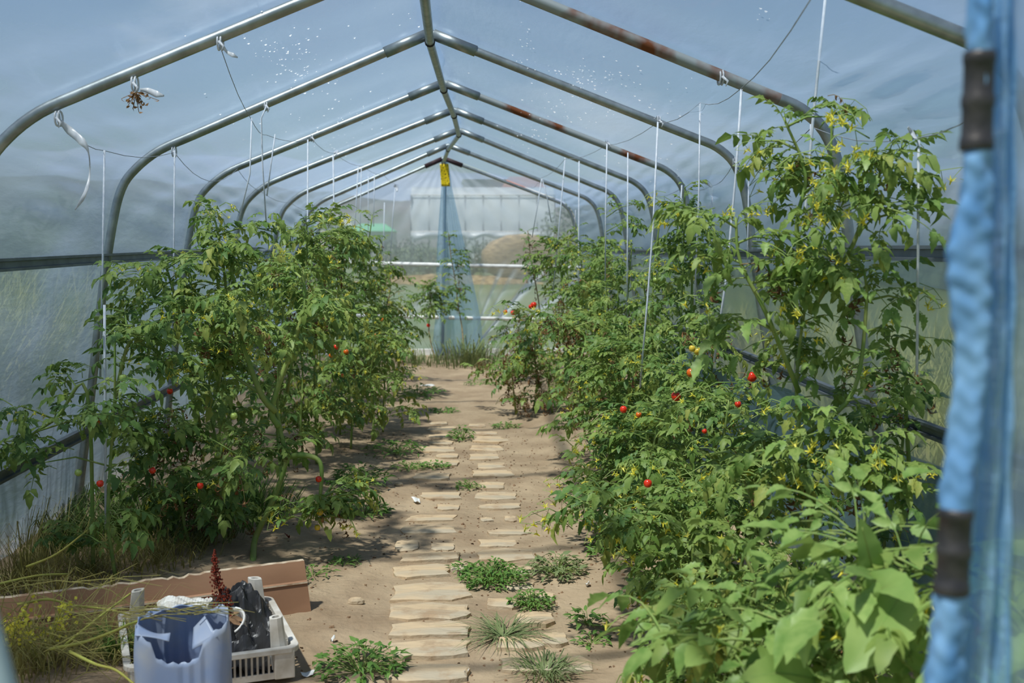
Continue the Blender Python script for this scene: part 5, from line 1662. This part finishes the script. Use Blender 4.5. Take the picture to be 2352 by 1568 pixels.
def bush(label, c, rx, ry, rz, n, s, material, name='bush', seed=0, cat='bush', trunk=False):
    r = random.Random(seed + 50)
    rt = root(name, (c[0], c[1], -.04), label, cat, 'bushes and trees outside')
    b = MB()
    tint = []
    for k in range(n):
        d = Vector((r.gauss(0, 1), r.gauss(0, 1), r.gauss(0, 1))).normalized() * (r.random() ** .35)
        p = Vector((d.x * rx, d.y * ry, c[2] + d.z * rz))
        if p.z < .05: p.z = r.random() * .3
        v, f = leaflet(s * r.uniform(.6, 1.3), s * .6, 2, seed=k % 7)
        b.add(v, f, 0, Matrix.Translation(p) @ Euler((r.random() * 6, r.random() * 6, r.random() * 6)).to_matrix().to_4x4())
        tint += [r.random()] * len(v)
    tag(b.obj('foliage', M[material], rt, tint=tint), kind='stuff')
    t = MB()
    for k in range(5):
        a = k * 1.3
        t.tube([(0, 0, 0), (rx * .2 * math.cos(a), ry * .2 * math.sin(a), c[2] * .6), (rx * .5 * math.cos(a), ry * .5 * math.sin(a), c[2] + rz * .3)], [.06 * rz, .04 * rz, .01], 5)
    t.obj('trunk', M['stem_dry'], rt)
M['bush'] = mat('bush_leaf', srgb(104, 120, 104), srgb(124, 140, 118), rough=.8, scale=3, trans=.2, rand=.6)  # leaf colour shifted towards grey to carry the haze
for k, (px, Yd, rx, h, lb) in enumerate(((880, 52, 1.4, 1.6, 'grey green bush outside, below the green roof'), (930, 55, 1.6, 1.7, 'dark bush outside left of the white tunnel end'), (985, 54, 1.3, 1.6, 'dark bush outside behind the end post'), (1085, 56, 1.6, 1.7, 'dark bush outside left of the hay bale'), (1140, 60, 1.5, 1.7, 'dark bush outside behind the hay bale'))):
    bush(lb, (wx(px, Yd), Yd, h * .5), rx, .8, h * .55, 700, .16, 'bush', seed=k)
bush('tree outside at the right end of the white tunnel', (wx(1292, 50), 50, 1.9), 1.0, .9, 1.5, 900, .16, 'bush', 'tree', 9, 'tree')
bush('grey tree outside at the far left', (wx(700, 70), 70, 1.2), 2.0, 1, 1.2, 600, .2, 'bush', 'tree', 10, 'tree')
def hedge(label, pts, h, n, s, material, seed):
    r = random.Random(seed)
    b = MB()
    tint = []
    for k in range(n):
        t = r.random() * (len(pts) - 1)
        i = min(int(t), len(pts) - 2)
        f = t - i
        x, y = pts[i][0] + (pts[i + 1][0] - pts[i][0]) * f, pts[i][1] + (pts[i + 1][1] - pts[i][1]) * f
        hh = (h[i] + (h[i + 1] - h[i]) * f) * (1 + .22 * math.sin(t * 9) + .12 * math.sin(t * 23))
        p = Vector((x + r.gauss(0, .9), y + r.gauss(0, .9), hh * r.random() ** .7))
        v, f_ = leaflet(s * r.uniform(.6, 1.4) * (1 + y / 40), s * .7 * (1 + y / 40), 2, seed=k % 7)
        b.add(v, f_, 0, Matrix.Translation(p) @ Euler((r.random() * 6, r.random() * 6, r.random() * 6)).to_matrix().to_4x4())
        tint += [r.random()] * len(v)
    tag(b.obj('hedge', M[material], tint=tint), label, 'hedge', kind='stuff')
hedge('bushy hedge outside beyond the left wall film', [(-17, 24), (-15, 34), (-12, 50), (-9, 66)], [2.0, 2.2, 2.6, 2.6], 4200, .22, 'bush', 1)
hedge('bushy hedge outside beyond the right wall film', [(18, 24), (17, 36), (14, 52), (11, 70)], [1.9, 2.2, 2.6, 2.6], 3800, .22, 'bush', 2)
# round hay bale
hb = at(1205, 640, 46)
M['hay'] = mat('hay', srgb(178, 156, 116), srgb(122, 104, 76), rough=.95, scale=5, bump=1.0, bscale=12, stretch=(1, 1, 2.5), detail=9)
b = MB()
n = 40
prf = [(0, 0), (.5, 0), (.92, .02), (1.0, .1), (1.0, .9), (.92, .98), (.5, 1), (0, 1)]
rb = random.Random(6)
vs = [(a * 1.0 * math.cos(2 * PI * k / n) * rb.uniform(.97, 1.02), z * 1.3, a * 1.0 * math.sin(2 * PI * k / n) * rb.uniform(.96, 1.02)) for a, z in prf for k in range(n)]
fs = [(i * n + k, i * n + (k + 1) % n, (i + 1) * n + (k + 1) % n, (i + 1) * n + k) for i in range(len(prf) - 1) for k in range(n)]
b.add(vs, fs)
o = b.obj('hay_bale', M['hay'])
o.location = (wx(1205, 46), 46, .92)
o.scale = (1.55, 1.0, .98)
o.rotation_euler = (0, 0, .2)
tag(o, 'big round hay bale in the field seen through the end wall', 'hay bale')
b = MB()
def spill(u, v):
    x, y = (u - .5) * 7.6, (v - .5) * 1.2 * (1 + .5 * math.sin(u * 19))
    return (x, y, .35 * max(0, 1 - (2 * u - 1) ** 2) * max(0, 1 - (2 * v - 1) ** 2) + .05 * math.sin(u * 40) * math.sin(v * 21))
b.grid(spill, 30, 16)
o = b.obj('spilled_hay', M['hay'])
o.location = (wx(1020, 44), 44, -.03)
tag(o, 'strip of loose hay on the field before the bale and bushes', 'hay', kind='stuff')
# white tunnel outside
M['white_film'] = mat('white_film', srgb(222, 228, 232), srgb(196, 206, 214), rough=.35, scale=1.2, trans=.3, spec=.5)
M['wall_paint'] = mat('house_wall', srgb(222, 220, 214), srgb(205, 202, 196), rough=.9, scale=1)
M['roof_red'] = mat('red_roof', srgb(158, 122, 116), srgb(142, 110, 104), rough=.9, scale=2)
M['roof_green'] = mat('green_roof', srgb(122, 190, 150), srgb(110, 176, 140), rough=.7, scale=1)
TY = 62
x0, x1 = wx(944, TY), wx(1275, TY)
tn = root('white_tunnel', ((x0 + x1) / 2, TY, 0), 'large white film greenhouse outside beyond the end wall', 'greenhouse')
zt = at(1100, 447, TY).z
zb = at(1100, 532, TY).z
W2 = (x1 - x0) / 2
b = MB()
b.grid(lambda u, v: (-W2 + 2 * W2 * u, .1 + .4 * v * v, zb + (zt - zb) * v), 40, 8)
b.grid(lambda u, v: (-W2 + 2 * W2 * u, .5 + 3 * v, zt + .5 * math.sin(v * PI)), 20, 6)
b.grid(lambda u, v: (-W2 + .02, .2 + 3.3 * u, .0 + (zt - .0) * v), 4, 4)
b.grid(lambda u, v: (W2 - .02, .2 + 3.3 * u, .0 + (zt - .0) * v), 4, 4)
b.obj('tunnel_film', M['white_film'], tn)
for k in range(9):
    x = -W2 + 2 * W2 * k / 8
    MB().tube([(x, .06, -.04), (x, .06, zb), (x, .42, zt)], .035, 6).obj('tunnel_hoop', M['alu'], tn)
for z, y in ((zb, .05), (zt, .42)):
    MB().tube([(-W2, y - .05, z), (W2, y - .05, z)], .03, 6).obj('tunnel_rail', M['white_rail'], tn)
b = MB()                                           # rolled-up bright side film
b.grid(lambda u, v: (-W2 + 2 * W2 * u, -.1 - .12 * math.sin(v * PI) + .05 * math.sin(u * 33 + v * 3), zb - .02 - (.35 + .08 * math.sin(u * 21) + .05 * math.sin(u * 47)) * v), 80, 8)
b.obj('rolled_film', M['white_film'], tn)
def house(label, pxa, pxb, ytop, yeave, Yd, roofm, name='house', gable=False, dep=6):
    xa, xb = wx(pxa, Yd), wx(pxb, Yd)
    zt, ze = at(1100, ytop, Yd).z, at(1100, yeave, Yd).z
    cx, hw = (xa + xb) / 2, (xb - xa) / 2
    h_ = root(name, (cx, Yd, 0), label, 'building', 'buildings outside')
    b = MB()
    b.box((0, dep / 2, ze / 2), (2 * hw, dep, ze))
    if gable:
        b.add([(-hw, 0, ze), (hw, 0, ze), (0, 0, zt), (-hw, dep, ze), (hw, dep, ze), (0, dep, zt)], [(0, 1, 2), (3, 5, 4)])
    b.obj('house_wall', M['white_film'] if name == 'warehouse' else M['wall_paint'], h_, smooth=False)
    b = MB()
    if gable:
        for s in (-1, 1):
            b.add([(s * hw * 1.12, -.3, ze - .12), (0, -.3, zt + .05), (0, dep, zt + .05), (s * hw * 1.12, dep, ze - .12), (s * hw * 1.12, -.3, ze - .0), (0, -.3, zt + .2), (0, dep, zt + .2), (s * hw * 1.12, dep, ze)], [(0, 1, 2, 3), (4, 5, 6, 7), (0, 1, 5, 4), (0, 3, 7, 4)])
    else:
        b.add([(-hw * 1.08, -.3, ze), (hw * 1.08, -.3, ze), (hw * .55, dep / 2, zt), (-hw * .55, dep / 2, zt), (-hw * 1.08, dep, ze), (hw * 1.08, dep, ze)], [(0, 1, 2, 3), (0, 3, 4), (1, 5, 2), (4, 3, 2, 5), (0, 4, 5, 1)])
    b.obj('roof', roofm, h_, smooth=False)
    for k in (-.5, .5):
        MB().box((0, 0, 0), (hw * .35, .08, ze * .22)).obj('window', M['alu'], h_, smooth=False, loc=(k * hw, -.03, ze * .6))
house('pale house with a faded red roof behind the white tunnel', 1150, 1262, 398, 440, 85, M['roof_red'], dep=8)
house('white gabled house outside at the left', 742, 800, 500, 522, 75, M['wall_paint'], gable=True)
house('long low shed with a pale green roof outside', 798, 902, 512, 531, 70, M['roof_green'], 'shed', dep=5)
house('pale flat block behind the white tunnel, left of the red roof', 1066, 1160, 406, 412, 90, M['white_film'], 'warehouse', dep=8)
mp_ = root('marker_post', (wx(741, 30), 30, -.04), 'post painted white above and red below outside the end wall', 'post')
zz = at(741, 525, 30).z
MB().box((0, 0, zz * .39), (.12, .12, zz * .78)).obj('red_part', mat('red_paint', srgb(204, 96, 84), srgb(190, 84, 74), rough=.7), mp_, smooth=False)
MB().box((0, 0, zz * .89), (.12, .12, zz * .22)).obj('white_part', M['wall_paint'], mp_, smooth=False)
